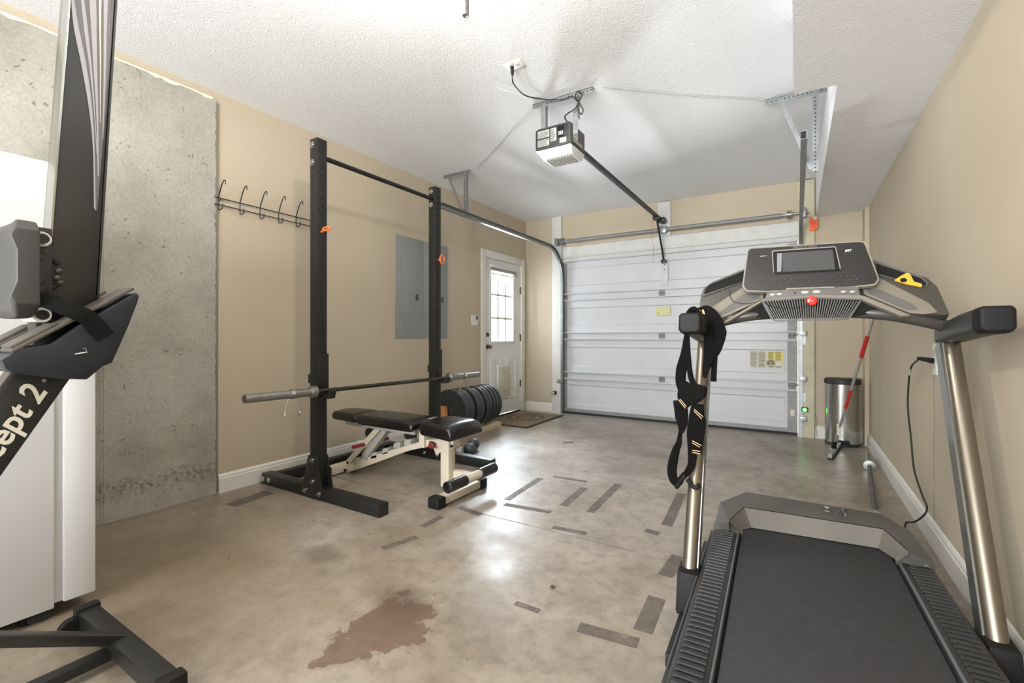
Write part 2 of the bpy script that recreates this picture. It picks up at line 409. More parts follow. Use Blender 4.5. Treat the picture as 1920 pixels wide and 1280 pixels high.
B().box(XR-.035, XR, 5.62, YB, 0.0, ZS).build('corner_pilaster', 'paint', wr, smooth=False)
b = B(); b.box(XL-.12, -2.77, YB, YB+.12, 0, ZC+.1).box(.03, XR+.12, YB, YB+.12, 0, ZC+.1).box(-2.77, .03, YB, YB+.12, 2.30, ZC+.1)
wb = tag(b.build('wall_back', 'paint', smooth=False), 'beige end wall around the overhead garage door', 'wall', kind='structure')
b = B(); b.box(XL-.12, XR+.12, YREAR-.12, YREAR, 0, ZC+.1)
tag(b.build('wall_front', 'paint', smooth=False), 'beige wall behind the viewpoint', 'wall', kind='structure')
ce = tag(B().box(XL-.12, XR+.12, YREAR, YB+.05, ZC, ZC+.1).build('ceiling', 'ceiling_texture', smooth=False), 'white brush textured garage ceiling', 'ceiling', kind='structure')
B().box(-.014, XR, YREAR, 2.812, ZS, ZC).box(.172, XR, 2.812, YB, ZS, ZC).build('soffit', 'ceiling_texture', ce, smooth=False)['label'] = 'lowered white textured soffit along the right wall'

def base_prof(b, p0, p1, n):   # baseboard from p0 to p1, protruding along n
    p0 = Vector(p0); p1 = Vector(p1); n = Vector(n); prof = [(0, 0), (.016, 0), (.016, .095), (.012, .1), (.012, .112), (.006, .124), (0, .128)]
    b.loft([[p+n*a+Vector((0, 0, h)) for a, h in prof] for p in (p0, p1)]); return b
tag(base_prof(B(), (XL, 1.607, 0), (XL, 4.665, 0), (1, 0, 0)).build('baseboard_left', 'trim_white', smooth=False), 'white moulded baseboard along the left wall', 'baseboard', kind='structure')
tag(base_prof(B(), (XR, YREAR, 0), (XR, 5.62, 0), (-1, 0, 0)).build('baseboard_right', 'trim_white', smooth=False), 'white moulded baseboard along the right wall', 'baseboard', kind='structure')
b = base_prof(B(), (XL+.0, YB, 0), (-2.91, YB, 0), (0, -1, 0)); base_prof(b, (.165, YB, 0), (XR-.036, YB, 0), (0, -1, 0))
tag(b.build('baseboard_back', 'trim_white', smooth=False), 'short white baseboards either side of the garage door', 'baseboard', kind='structure')

# boards round the garage opening
tag(B().box(-2.907, -2.768, 5.755, YB, 0, 2.725).build('trim_1', 'board_white', bevel=.002), 'white vertical board left of the garage door', 'board', kind='structure')
tag(B().box(.012, .158, 5.755, YB, 0, 2.715).build('trim_2', 'post_cream', bevel=.002), 'cream vertical board right of the garage door', 'board', kind='structure')
tag(B().box(-1.458, -1.307, 5.765, YB, 2.30, 2.712).build('trim_3', 'board_white', bevel=.002), 'white centre board above the garage door', 'board', kind='structure')
tag(B().box(-2.768, .012, 5.80, 5.86, 2.10, 2.302).build('trim_4', 'board_white', smooth=False), 'white header board across the top of the garage door', 'board', kind='structure')

# ------------------------------------------------------------ entry door in the left wall
X0 = XL
b = B(); b.box(X0, X0+.02, 4.667, 4.757, 0, 2.167).box(X0, X0+.02, 5.648, 5.738, 0, 2.167).box(X0, X0+.02, 4.757, 5.648, 2.077, 2.167)
b.box(X0-.12, X0, 4.745, 4.762, 0, 2.085).box(X0-.12, X0, 5.643, 5.66, 0, 2.085).box(X0-.12, X0, 4.762, 5.643, 2.07, 2.085)
tag(b.build('trim_5', 'trim_white', bevel=.003), 'white casing around the side entry door', 'door casing', kind='structure')
dr = thing('door_1', (X0-.04, 5.2, .03), 'white half glazed entry door with raised blind and pet flap', 'door', kind='structure')
XD = X0-.012   # door face
b = B(); GY0, GY1, GZ0, GZ1 = 4.905, 5.452, 1.0, 1.92
b.box(XD-.04, XD, 4.764, GY0, .035, 2.066).box(XD-.04, XD, GY1, 5.641, .035, 2.066).box(XD-.04, XD, GY0, GY1, .035, GZ0).box(XD-.04, XD, GY0, GY1, GZ1, 2.066)
b.build('door_slab', 'door_white', dr, smooth=False)
b = B(); 
b.ring([(XD, GY0-.03, GZ0-.03), (XD, GY1+.03, GZ0-.03), (XD, GY1+.03, GZ1+.03), (XD, GY0-.03, GZ1+.03)], [(XD, GY0+.004, GZ0+.004), (XD, GY1-.004, GZ0+.004), (XD, GY1-.004, GZ1-.004), (XD, GY0+.004, GZ1-.004)], (.012, 0, 0))
gf = b.build('glazing_frame', 'door_white', dr, bevel=.003)
B().box(XD-.024, XD-.02, GY0, GY1, GZ0, GZ1).build('pane', 'glass', gf, smooth=False)
for k in (1, 2):
    y = GY0+(GY1-GY0)*k/3; z = GZ0+(GZ1-GZ0)*k/3
    B().box(XD-.016, XD-.006, y-.013, y+.013, GZ0, GZ1).build('glazing_bar', 'door_white', gf, smooth=False)
    B().box(XD-.016, XD-.006, GY0, GY1, z-.013, z+.013).build('glazing_bar', 'door_white', gf, smooth=False)
bl = B().box(XD+.013, XD+.05, GY0-.05, GY1+.07, 1.955, 1.99).build('blind', 'blind', dr, bevel=.003)
for k in range(7): B().box(XD+.015, XD+.042, GY0-.03, GY1+.05, 1.948-k*.0085-.003, 1.948-k*.0085).build('blind_slat', 'blind', bl, smooth=False)
B().box(XD+.013, XD+.045, GY0-.045, GY1+.06, 1.868, 1.885).build('blind_rail', 'blind', bl, bevel=.003)
for y in (4.93, 5.30):    # two upright raised panels
    yy = (y-.03, y+.23)
    b = B(); b.ring([(XD, yy[0], .22), (XD, yy[1], .22), (XD, yy[1], .78), (XD, yy[0], .78)], [(XD, yy[0]+.025, .245), (XD, yy[1]-.025, .245), (XD, yy[1]-.025, .755), (XD, yy[0]+.025, .755)], (.012, 0, 0)); b.build('raised_panel', 'door_white', dr, bevel=.002)
pf = B().box(XD+.008, XD+.028, 5.03, 5.36, .235, .69).build('pet_flap', 'door_white', dr, bevel=.006)
B().box(XD+.028, XD+.034, 5.055, 5.335, .26, .665).build('flap_cover', 'pet_flap', pf, bevel=.004)
for z in (.60, .33): B().box(XD+.034, XD+.038, 5.16, 5.21, z-.004, z+.004).build('flap_latch', 'brass', pf)
kb = B().lathe((XD, 4.83, .935), (1, 0, 0), [(0, .03), (.006, .03), (.008, .012), (.03, .012), (.035, .024), (.05, .027), (.062, .02), (.064, 0)], 20).build('door_knob', 'brass', dr)
B().lathe((XD, 4.83, 1.09), (1, 0, 0), [(0, .03), (.01, .028), (.014, .01), (.03, .009), (.03, 0)], 20).build('deadbolt', 'brass', dr)
for z in (.40, 1.05, 1.72): B().box(XD, XD+.022, 5.640, 5.652, z-.05, z+.05).build('hinge', 'brass', dr)
B().box(X0-.12, X0-.002, 4.764, 5.641, 0, .025).build('threshold', 'brass', dr, smooth=False)

# light switch plate, electrical panels
sw = thing('switch_plate', (XL+.003, 4.535, 1.26), 'white switch plate with a small control beside the entry door', 'switch')
B().box(XL, XL+.006, 4.468, 4.600, 1.205, 1.325).build('plate', 'outlet_white', sw, bevel=.002)
for y in (4.50, 4.535): B().box(XL+.006, XL+.014, y-.005, y+.005, 1.25, 1.275).build('toggle', 'pet_flap', sw)
B().box(XL+.006, XL+.014, 4.562, 4.588, 1.275, 1.318).build('sensor', 'latch', sw)
def epanel(y0, y1, dy0, dy1, ly, label):
    t = thing('electrical_panel', (XL, (y0+y1)/2, 1.048), label, 'electrical panel', 'grey breaker panels')
    B().box(XL, XL+.008, y0, y1, 1.048, 2.073).build('cover', 'panel_grey', t, bevel=.002)
    d = B().box(XL+.008, XL+.012, dy0, dy1, 1.147, 1.95).build('door', 'panel_grey', t, bevel=.002)
    B().box(XL+.012, XL+.019, ly-.018, ly+.018, 1.44, 1.50).build('latch', 'latch', d, bevel=.003)
    for z in (1.09, 1.55, 2.03):
        for y in (y0+.02, y1-.02): B().cyl((XL+.008, y, z), (XL+.012, y, z), .005, 8).build('screw', 'zinc', t)
epanel(3.234, 3.622, 3.335, 3.556, 3.525, 'left grey breaker panel cover on the beige wall, between the rack posts')
epanel(3.636, 4.019, 3.735, 3.955, 3.925, 'right grey breaker panel cover, partly hidden by the far rack post')
ap = tag(B().ring([(XL, 3.10, 1.06), (XL, 3.232, 1.06), (XL, 3.232, 1.27), (XL, 3.10, 1.27)], [(XL, 3.104, 1.064), (XL, 3.228, 1.064), (XL, 3.228, 1.266), (XL, 3.104, 1.266)], (.0015, 0, 0)).build('wall_patch', 'paint', smooth=False), 'faint square painted patch left of the breaker panels', 'wall patch', kind='structure')

# ------------------------------------------------------------ overhead garage door
gd = thing('door_2', (-1.37, 5.82, 0), 'white sectional overhead garage door with horizontal struts', 'garage door', kind='structure')
GX0, GX1, GY = -2.768, .008, 5.822
joints = [.035, .535, 1.075, 1.605, 2.135]
for k in range(4):
    z0 = joints[k]+.002; z1 = joints[k+1]-.002
    rz0 = {0: .135, 1: .655, 2: 1.215, 3: 1.755}[k]; rz1 = {0: .405, 1: .925, 2: 1.46, 3: 2.005}[k]; rx0, rx1 = -2.70, -.10
    o_ = [(GX0, GY, z0), (GX1, GY, z0), (GX1, GY, z1), (GX0, GY, z1)]; i_ = [(rx0, GY, rz0), (rx1, GY, rz0), (rx1, GY, rz1), (rx0, GY, rz1)]
    i2 = [(rx0+.014, GY+.012, rz0+.014), (rx1-.014, GY+.012, rz0+.014), (rx1-.014, GY+.012, rz1-.014), (rx0+.014, GY+.012, rz1-.014)]
    b = B(); A = [b.v(p) for p in o_]; I = [b.v(p) for p in i_]; J = [b.v(p) for p in i2]; K = [b.v((p[0], GY+.04, p[2])) for p in o_]
    for i in range(4): j = (i+1) % 4; b.f([A[i], A[j], I[j], I[i]]); b.f([I[i], I[j], J[j], J[i]]); b.f([A[i], K[i], K[j], A[j]])
    b.f(J); b.f(K[::-1])
    s_ = b.build('door_section', 'garage_white', gd, smooth=False)
    zj = joints[k+1]-.002 if k < 3 else 2.12
    c0, c1 = (zj-.048, zj+.05) if k < 3 else (2.085, 2.15)
    b = B(); b.box(GX0, GX1, GY-.004, GY, c0, c1).box(GX0, GX1, GY-.047, GY-.003, c1-.003, c1).box(GX0, GX1, GY-.047, GY-.003, c0, c0+.003)
    b.box(GX0, GX1, GY-.049, GY-.046, c1-.009, c1).box(GX0, GX1, GY-.049, GY-.046, c0, c0+.009)
    b.build('strut', 'garage_white', s_, smooth=False)
    for x0, x1 in ((GX0, GX0+.062), (-.088, GX1)): B().box(x0, x1, GY-.002, GY-.0002, z0+.02, z1-(.06 if k < 3 else .06)).build('end_stile', 'galv_dull', s_, smooth=False)
    if k < 3:
        for xh in (-2.735, -1.42, -.045):
            b = B(); b.box(xh-.035, xh+.035, GY-.012, GY-.004, zj-.035, zj-.004).box(xh-.035, xh+.035, GY-.012, GY-.004, zj+.004, zj+.035).cyl((xh-.038, GY-.012, zj), (xh+.038, GY-.012, zj), .007, 8)
            if xh > -1 or xh < -2: b.cyl((xh-(.06 if xh < -2 else -.02), GY-.03, zj+.015), (xh+(.02 if xh < -2 else .06), GY-.03, zj+.015), .007, 8)
            b.build('hinge', 'galv_hinge', s_)
B().box(GX0, GX1, GY-.01, GY+.04, 0.004, .033).build('bottom_seal', 'mat_edge', gd, smooth=False)
B().box(GX0, GX1, GY-.014, GY-.002, .033, .075).build('bottom_rail', 'galv_dull', gd, smooth=False)
B().box(-1.425, -1.345, GY-.02, GY-.001, 1.70, 2.05).build('opener_bracket_plate', 'garage_white', gd, bevel=.002)
for z in (1.95, 1.89): B().cyl((-1.385, GY-.028, z), (-1.385, GY-.02, z), .007, 8).build('bolt', 'black_steel', gd)
b = B(); b.prism([(-1.494, GY+.008, 1.325), (-1.318, GY+.008, 1.325), (-1.318, GY+.008, 1.435), (-1.494, GY+.008, 1.435)], (0, -.016, 0))
st = b.build('label_plaque', 'paper_aged', gd, bevel=.005); st['label'] = 'small cream plaque'
B().cyl((-1.46, GY-.009, 1.355), (-1.46, GY-.011, 1.355), .006, 8).build('hole', 'hole_black', st)
ys_ = GY+.0085
st = B().prism([(-.455, ys_, .715), (-.125, ys_, .715), (-.125, ys_, .905), (-.455, ys_, .905)], (0, -.0012, 0)).build('warning_sticker', 'paper', gd, smooth=False)
B().box(-.28, -.127, ys_-.0018, ys_-.0013, .80, .90).build('sticker_block', 'paper_yellow', st, smooth=False)
b = B()
for cx0, cx1 in ((-.445, -.375), (-.365, -.29), (-.27, -.21), (-.2, -.14)):
    for r_ in range(17):
        z = .895-r_*.0105
        if cx0 > -.28 and .745 < z < .80: continue
        b.box(cx0, cx0+(cx1-cx0)*random.uniform(.75, 1), ys_-.0024, ys_-.0019, z-.0022, z+.0022)
b.build('sticker_lines', 'ink', st, smooth=False, kind='stuff')
B().box(-.285, -.205, ys_-.0030, ys_-.0025, .748, .798).build('sticker_logo_box', 'black_ink', st, smooth=False)
text('Wayne', (-.246, ys_-.0034, .785), (1, 0, 0), (0, 0, 1), .026, 'logo_text', 'paper', st, .0006, ext=.0003)
text('Dalton', (-.244, ys_-.0034, .762), (1, 0, 0), (0, 0, 1), .026, 'logo_text', 'paper', st, .0006, ext=.0003)
B().box(-.06, -.02, GY-.0035, GY-.0022, .21, .275).build('small_label', 'paper', gd, smooth=False)

# tracks
def track(x, side, label):
    t = thing('door_track', (x, 5.72, 0), label, 'door track', 'galvanised garage door tracks')
    path = [(x, 5.765, .0), (x, 5.765, .7), (x, 5.765, 1.4), (x, 5.765, 1.85)]
    for k in range(1, 9):
        a = R(90*k/8); path.append((x, 5.765-.40+.40*math.cos(a), 1.85+.40*math.sin(a)))
    path += [(x, 4.6, 2.253), (x, 3.9, 2.256), (x, 3.22, 2.26)]
    prof = [(-.026, -.017), (.026, -.017), (.026, .016), (.022, .016), (.022, -.012), (-.022, -.012), (-.022, .016), (-.026, .016)]  # (along normal, lateral)
    loops = []
    for i, p in enumerate(path):
        p = Vector(p); d = (Vector(path[min(i+1, len(path)-1)])-Vector(path[max(i-1, 0)])).normalized(); n = Vector((1, 0, 0)).cross(d)
        loops.append([p+n*a+Vector((-side*c, 0, 0)) for a, c in prof])
    B().loft(loops).build('rail', 'galv', t)
    for z in ((.2, .62, 1.1, 1.6) if side > 0 else (.45,)):
        B().box(min(x, x+side*.04)-.01, max(x, x+side*.04)+.01, 5.70, 5.752, z-.025, z+.025).build('bracket', 'galv', t, bevel=.001)
    return t
track(-2.752, -1, 'galvanised left door track curving back under the ceiling')
track(.036, 1, 'galvanised right door track running back beside the soffit')

# torsion shaft
ts = thing('torsion_shaft', (-1.36, 5.7, 2.36), 'long steel torsion spring shaft above the garage door', 'torsion shaft')
B().cyl((-2.83, 5.70, 2.36), (.1, 5.70, 2.36), .0125, 12).build('shaft', 'galv', ts)
B().cyl((-2.70, 5.70, 2.36), (-1.42, 5.70, 2.36), .024, 16).build('spring_tube', 'galv_dull', ts)
B().cyl((-1.34, 5.70, 2.36), (-.14, 5.70, 2.36), .024, 16).build('spring_tube', 'galv_dull', ts)
B().box(-1.42, -1.34, 5.675, 5.765, 2.32, 2.40).build('centre_bracket', 'galv', ts, bevel=.004)
for x in (-2.80, .06): B().box(x-.02, x+.02, 5.66, 5.755, 2.31, 2.41).build('bearing_plate', 'galv', ts, bevel=.003)
for x in (-2.74, -.09): B().lathe((x, 5.70, 2.36), (1, 0, 0), [(0, .05), (.006, .05), (.01, .035), (.03, .035), (.034, .05), (.04, .05)], 20).build('cable_drum', 'galv', ts)

# perforated angle brackets for the tracks
def angle(b, p0, p1, w, side):
    b.obox(p0, p1, side, w, .003)
def hanger(x0, x1, y, xleg, xd, zb, label):
    t = thing('track_hanger', ((x0+x1)/2, y, ZC), label, 'bracket', 'perforated steel track hangers')
    B().box(x0, x1, y-.018, y+.018, ZC-.003, ZC-.0005).box(x0, x1, y-.018, y-.015, ZC-.036, ZC-.001).build('ceiling_angle', 'galv', t, smooth=False)
    B().box(xleg-.018, xleg+.018, y-.022, y-.019, zb+.02, ZC-.004).box(xleg+.015, xleg+.018, y-.019, y+.012, zb+.02, ZC-.004).build('leg', 'galv', t, smooth=False)
    B().obox((xd, y-.024, ZC-.02), (xleg-(.02 if xd < xleg else -.02), y-.024, zb+.04), (1, 0, 0), .03, .003).build('diagonal_brace', 'galv', t, smooth=False)
    b = B(); k = x0+.02
    while k < x1-.01: b.cyl((k, y-.0195, ZC-.02), (k, y-.018, ZC-.02), .005, 6); k += .026
    k = zb+.02
    while k < ZC-.05: b.cyl((xleg, y-.0235, k), (xleg, y-.022, k), .005, 6); k += .026
    b.build('punched_hole', 'opener_dark', t, smooth=False, kind='stuff')
hanger(-3.10, -2.77, 3.68, -2.82, -3.03, 2.262, 'perforated angle hanger holding the left door track')
hanger(-.195, .168, 3.70, .105, -.10, 2.15, 'perforated angle hanger beside the soffit holding the right track')

# orange tag, sensors
tg = thing('spring_warning_tag', (.145, 5.70, 2.2), 'orange tag hanging on the cream board by the soffit', 'tag')
B().prism([(.115, 5.735, 2.165), (.185, 5.735, 2.185), (.185, 5.735, 2.30), (.115, 5.735, 2.32)], (0, -.004, 0)).build('card', 'orange', tg)
B().box(.145, .175, 5.728, 5.7305, 2.285, 2.315).build('clip', 'zinc', tg)
for k in range(4): B().box(.13, .17, 5.729, 5.7305, 2.20+k*.018, 2.205+k*.018).build('print_line', 'red_paint', tg, smooth=False)
def sensor(x, z, led, label):
    t = thing('door_sensor', (x, 5.72, z-.03), label, 'sensor')
    B().box(x-.028, x+.028, 5.70, 5.754, z-.022, z+.022).build('body', 'black_plastic', t, bevel=.006)
    B().lathe((x, 5.70, z), (0, -1, 0), [(0, .019), (.006, .019), (.012, .013), (.015, 0)], 16).build('lens', led, t)
sensor(.07, .30, 'green_led', 'small black sensor with glowing green light on the cream post')
sensor(-2.86, .285, 'paper_yellow', 'small black and yellow sensor on the white left post')
for z in (.42, 1.03):
    b = B(); b.box(.048, .082, 5.7525, 5.755, z-.05, z+.05); tag(b.build('perforated_plate', 'galv'), 'small perforated bracket plate on the cream post, ' + ('low above the green sensor' if z < 1 else 'level with the treadmill handle'), 'bracket plate')
lw = [(.17, 5.74, .02), (.178, 5.72, .06), (.168, 5.735, .12), (.18, 5.745, .17), (.165, 5.75, .26)]
tag(B().tube(smoothpath(lw), .0018, 6).build('sensor_wire', 'cable_black'), 'thin loose sensor wire at the foot of the cream post', 'wire')

# ------------------------------------------------------------ opener
op = thing('garage_door_opener', (-1.42, 2.98, 2.38), 'grey garage door opener hanging from the ceiling with long rail', 'door opener')
ox0, ox1, oy0, oy1 = -1.585, -1.30, 2.86, 3.11
def rr(x0, x1, z0, z1, y, c): return [(x0+c, y, z0), (x1-c, y, z0), (x1, y, z0+c), (x1, y, z1-c), (x1-c, y, z1), (x0+c, y, z1), (x0, y, z1-c), (x0, y, z0+c)]
hd = B().loft([rr(ox0+.01, ox1-.01, 2.385, 2.53, oy0, .02), rr(ox0, ox1, 2.375, 2.54, oy0+.02, .02), rr(ox0, ox1, 2.375, 2.54, oy1-.02, .02), rr(ox0+.01, ox1-.01, 2.385, 2.53, oy1, .02)]).build('motor_head', 'opener_body', op, bevel=.004)
B().box(ox0+.015, ox1-.02, oy0-.003, oy0+.002, 2.39, 2.522).build('rear_panel', 'opener_dark', hd, bevel=.001)
for (a, c, z0, z1) in ((.03, .12, 2.46, 2.51), (.03, .12, 2.40, 2.45), (.13, .175, 2.42, 2.51), (.20, .25, 2.395, 2.43)):
    lb = B().box(ox0+a, ox0+c, oy0-.0045, oy0-.003, z0, z1).build('rating_label', 'label_grey', hd, smooth=False)
b = B()
for (a, c, z0, z1) in ((.03, .12, 2.46, 2.51), (.03, .12, 2.40, 2.45), (.13, .175, 2.42, 2.51)):
    z = z0+.006
    while z < z1-.004: b.box(ox0+a+.003, ox0+c-random.uniform(.004, .02), oy0-.0052, oy0-.0046, z, z+.003); z += .008
b.build('label_print', 'black_ink', hd, smooth=False, kind='stuff')
B().box(ox0+.185, ox0+.235, oy0-.006, oy0-.003, 2.435, 2.515).build('terminal_recess', 'hole_black', hd, smooth=False)
for k in range(3): B().box(ox0+.195+k*.013, ox0+.202+k*.013, oy0-.010, oy0-.006, 2.45, 2.475).build('terminal', 'lens_white', hd, smooth=False)
b = B(); L0 = [(ox0+.005, oy0+.005, 2.383), (ox1-.005, oy0+.005, 2.383), (ox1-.005, oy1, 2.383), (ox0+.005, oy1, 2.383)]; L1 = [(ox0+.03, oy0+.07, 2.335), (ox1-.02, oy0+.07, 2.335), (ox1-.02, oy1-.01, 2.335), (ox0+.03, oy1-.01, 2.335)]
b.loft([L0, L1]).build('light_cover', 'lens_white', op, bevel=.006)
b = B()
for k in range(9): b.box(ox0+.05+k*.022, ox0+.058+k*.022, oy0+.09, oy1-.02, 2.330, 2.3365)
b.build('cover_rib', 'label_grey', op, smooth=False, kind='stuff')
B().box(ox1, ox1+.0015, 2.90, 2.97, 2.43, 2.51).build('side_label', 'paper', hd, smooth=False)
B().box(ox1, ox1+.0015, 2.90, 3.05, 2.405, 2.425).build('side_label', 'label_grey', hd, smooth=False)
B().box(-1.42, -1.378, 3.09, 5.60, 2.463, 2.492).build('drive_rail', 'opener_dark', op, bevel=.003)
B().box(-1.425, -1.34, 5.60, 5.70, 2.44, 2.49).box(-1.40, -1.36, 5.69, 5.764, 2.44, 2.50).build('header_bracket', 'black_steel', op, bevel=.003)
B().box(-1.43, -1.37, 5.42, 5.50, 2.43, 2.463).build('trolley', 'black_steel', op, bevel=.004)
am = smoothpath([(-1.40, 5.50, 2.44), (-1.395, 5.60, 2.28), (-1.39, 5.70, 2.12), (-1.387, 5.765, 1.985)])
B().ribbon(am, (1, 0, 0), .022, .006).build('door_arm', 'black_steel', op)
B().box(-1.415, -1.355, 5.74, 5.80, 1.965, 2.005).build('arm_clevis', 'black_steel', op, bevel=.004)
B().tube(smoothpath([(-1.44, 5.46, 2.43), (-1.45, 5.47, 2.25), (-1.44, 5.50, 2.10), (-1.45, 5.52, 1.95)]), .002, 6).build('release_cord', 'red_paint', op)
# opener hanger
oh = thing('opener_hanger', (-1.38, 2.89, ZC), 'perforated angle iron hanger above the garage door opener', 'bracket')
B().box(-1.607, -1.154, 2.875, 2.915, ZC-.004, ZC-.0005).box(-1.607, -1.154, 2.875, 2.879, ZC-.04, ZC-.001).build('ceiling_angle', 'galv', oh, smooth=False)
for x in (-1.52, -1.275): B().box(x-.018, x+.018, 2.872, 2.875, 2.44 if x > -1.4 else 2.541, ZC-.004).box(x+.015, x+.018, 2.875, 2.905, 2.545, ZC-.004).build('leg', 'galv', oh, smooth=False)
b = B()
for k in range(17): b.cyl((-1.595+k*.027, 2.8735, ZC-.02), (-1.595+k*.027, 2.875, ZC-.02), .005, 6)
b.build('punched_hole', 'opener_dark', oh, smooth=False, kind='stuff')
# ceiling outlet and cord
co = thing('ceiling_outlet', (-1.45, 2.36, ZC), 'white outlet plate on the ceiling with a plug in it', 'outlet')
pc = [PZ(u, v, ZC) for u, v in ((943, 121), (974, 109), (987, 121), (955, 133))]
cc = sum(pc, Vector())/4
B().box(cc.x-.058, cc.x+.058, cc.y-.037, cc.y+.037, ZC-.007, ZC-.0005).build('plate', 'outlet_white', co, bevel=.002)
B().box(cc.x+.012, cc.x+.034, cc.y-.012, cc.y+.012, ZC-.0085, ZC-.007).build('socket', 'label_grey', co)
pl = Vector((cc.x-.018, cc.y, ZC))
cd = thing('opener_power_cord', (pl.x, pl.y, ZC-.05), 'black power cord looping from the ceiling outlet to the opener', 'cord')
B().cyl(pl+Vector((0, 0, -.009)), pl+Vector((.004, 0, -.06)), .013, 12, .008).build('plug', 'black_plastic', cd)
def hp(u, v, y): return PY(u, v, y)
path = [pl+Vector((.004, 0, -.06)), hp(962, 155, 2.42), hp(975, 172, 2.55), hp(990, 181, 2.70), hp(1020, 186, 2.82), hp(1055, 187, 2.84), hp(1073, 181, 2.85), hp(1084, 190, 2.85), hp(1091, 178, 2.84), hp(1084, 171, 2.84), hp(1079, 180, 2.835), hp(1086, 193, 2.83), hp(1093, 205, 2.84), hp(1090, 214, 2.84), hp(1083, 205, 2.83), hp(1084, 194, 2.83), hp(1078, 204, 2.84), hp(1064, 213, 2.85), hp(1059, 220, 2.87), Vector((-1.345, 2.90, 2.545))]
B().tube(smoothpath(path), .0045, 8).build('cord', 'cable_black', cd)
tag(B().tube(smoothpath([PZ(912, 143, ZC-.004), PZ(922, 152, ZC-.01), PZ(930, 162, ZC-.02), PZ(945, 169, ZC-.02), PZ(960, 173, ZC-.02), PZ(975, 181, ZC-.015), PZ(990, 189, ZC-.012), PZ(998, 194, ZC-.01)]), .0025, 6).build('white_bell_wire', 'cable_white'), 'thin white wire sagging across the ceiling left of the black cord', 'wire')
tag(B().tube([PZ(998, 205, ZC-.008), PZ(960, 243, ZC-.004), PZ(925, 282, ZC-.004), PZ(893, 315, ZC-.005)], .002, 6).build('grey_bell_wire', 'label_grey'), 'thin grey wire stapled along the ceiling from opener toward left wall', 'wire')
tag(B().tube(smoothpath([PZ(1130, 163, ZC-.004), PZ(1200, 170, ZC-.004), PZ(1300, 180, ZC-.004), PZ(1400, 185, ZC-.004), PZ(1433, 190, ZC-.006)]), .002, 6).build('grey_bell_wire', 'label_grey'), 'thin grey wire along the ceiling toward the soffit hanger', 'wire')
# spring end hanging from ceiling, near
sp = thing('extension_spring', (-.95, 1.5, 2.3), 'coiled steel spring end hanging down from the ceiling', 'spring')
s0 = PY(873, 30, 1.42); ln = ZC-s0.z
hel = [(s0.x+.0115*math.cos(k*math.pi/6), s0.y+.0115*math.sin(k*math.pi/6), s0.z+k/12*.0046) for k in range(int(12*(ln-.02)/.0046))]
B().tube(hel, .0021, 5).build('coil', 'zinc', sp)
B().tube([(s0.x+.0115*math.sin(R(a)), s0.y, s0.z-.004-.0115*(math.cos(R(a)))) for a in range(-80, 250, 20)], .002, 6).build('end_loop', 'zinc', sp)
B().tube([(s0.x, s0.y, ZC), (s0.x, s0.y, ZC-.03)], .004, 8).build('ceiling_hook', 'zinc', sp)
# ceiling bulb just above the frame, and a rear one added for fill light
for (x, y, z, lb) in ((-1.28, 1.2, 2.52, 'bare bulb in a porcelain holder on the ceiling above the rack area'), (-1.3, -1.7, 2.52, 'added fill light bulb in a porcelain holder at the rear of the garage')):
    t = thing('ceiling_bulb', (x, y, ZC), lb, 'lamp')
    B().lathe((x, y, ZC), (0, 0, -1), [(0, .06), (.02, .058), (.04, .03), (.07, .026)], 20).build('holder', 'outlet_white', t)
    B().lathe((x, y, ZC-.07), (0, 0, -1), [(0, .014), (.02, .018), (.05, .03), (.08, .028), (.10, .012), (.104, 0)], 16).build('glass_bulb', 'bulb', t)
    for o_ in t.children: 
        if o_.name.startswith('glass_bulb'): o_.visible_shadow = True

# ------------------------------------------------------------ wall coat rail
cr = thing('coat_hook_rail', (XL, 1.94, 1.95), 'black wire coat rail with a row of hooks on the beige wall', 'coat rack')
for z in (2.008, 1.962): B().cyl((XL+.02, 1.578, z), (XL+.02, 2.33, z-.006), .0035, 8).build('rod', 'black_steel', cr)
for y in (1.62, 2.18): B().cyl((XL, y, 2.0), (XL+.02, y, 2.0), .006, 8).build('mount', 'chrome', cr)
for k in range(6):
    y = 1.60+k*.142
    pts = [(XL+.10, y+.004, 2.085), (XL+.105, y+.004, 2.105), (XL+.09, y+.004, 2.115), (XL+.07, y, 2.09), (XL+.035, y, 2.03), (XL+.024, y, 2.0), (XL+.024, y, 1.94), (XL+.03, y, 1.925), (XL+.06, y, 1.925), (XL+.075, y, 1.935), (XL+.075, y, 1.958)]
    B().tube(smoothpath(pts, 4), .0035, 6).build('hook', 'black_steel', cr)

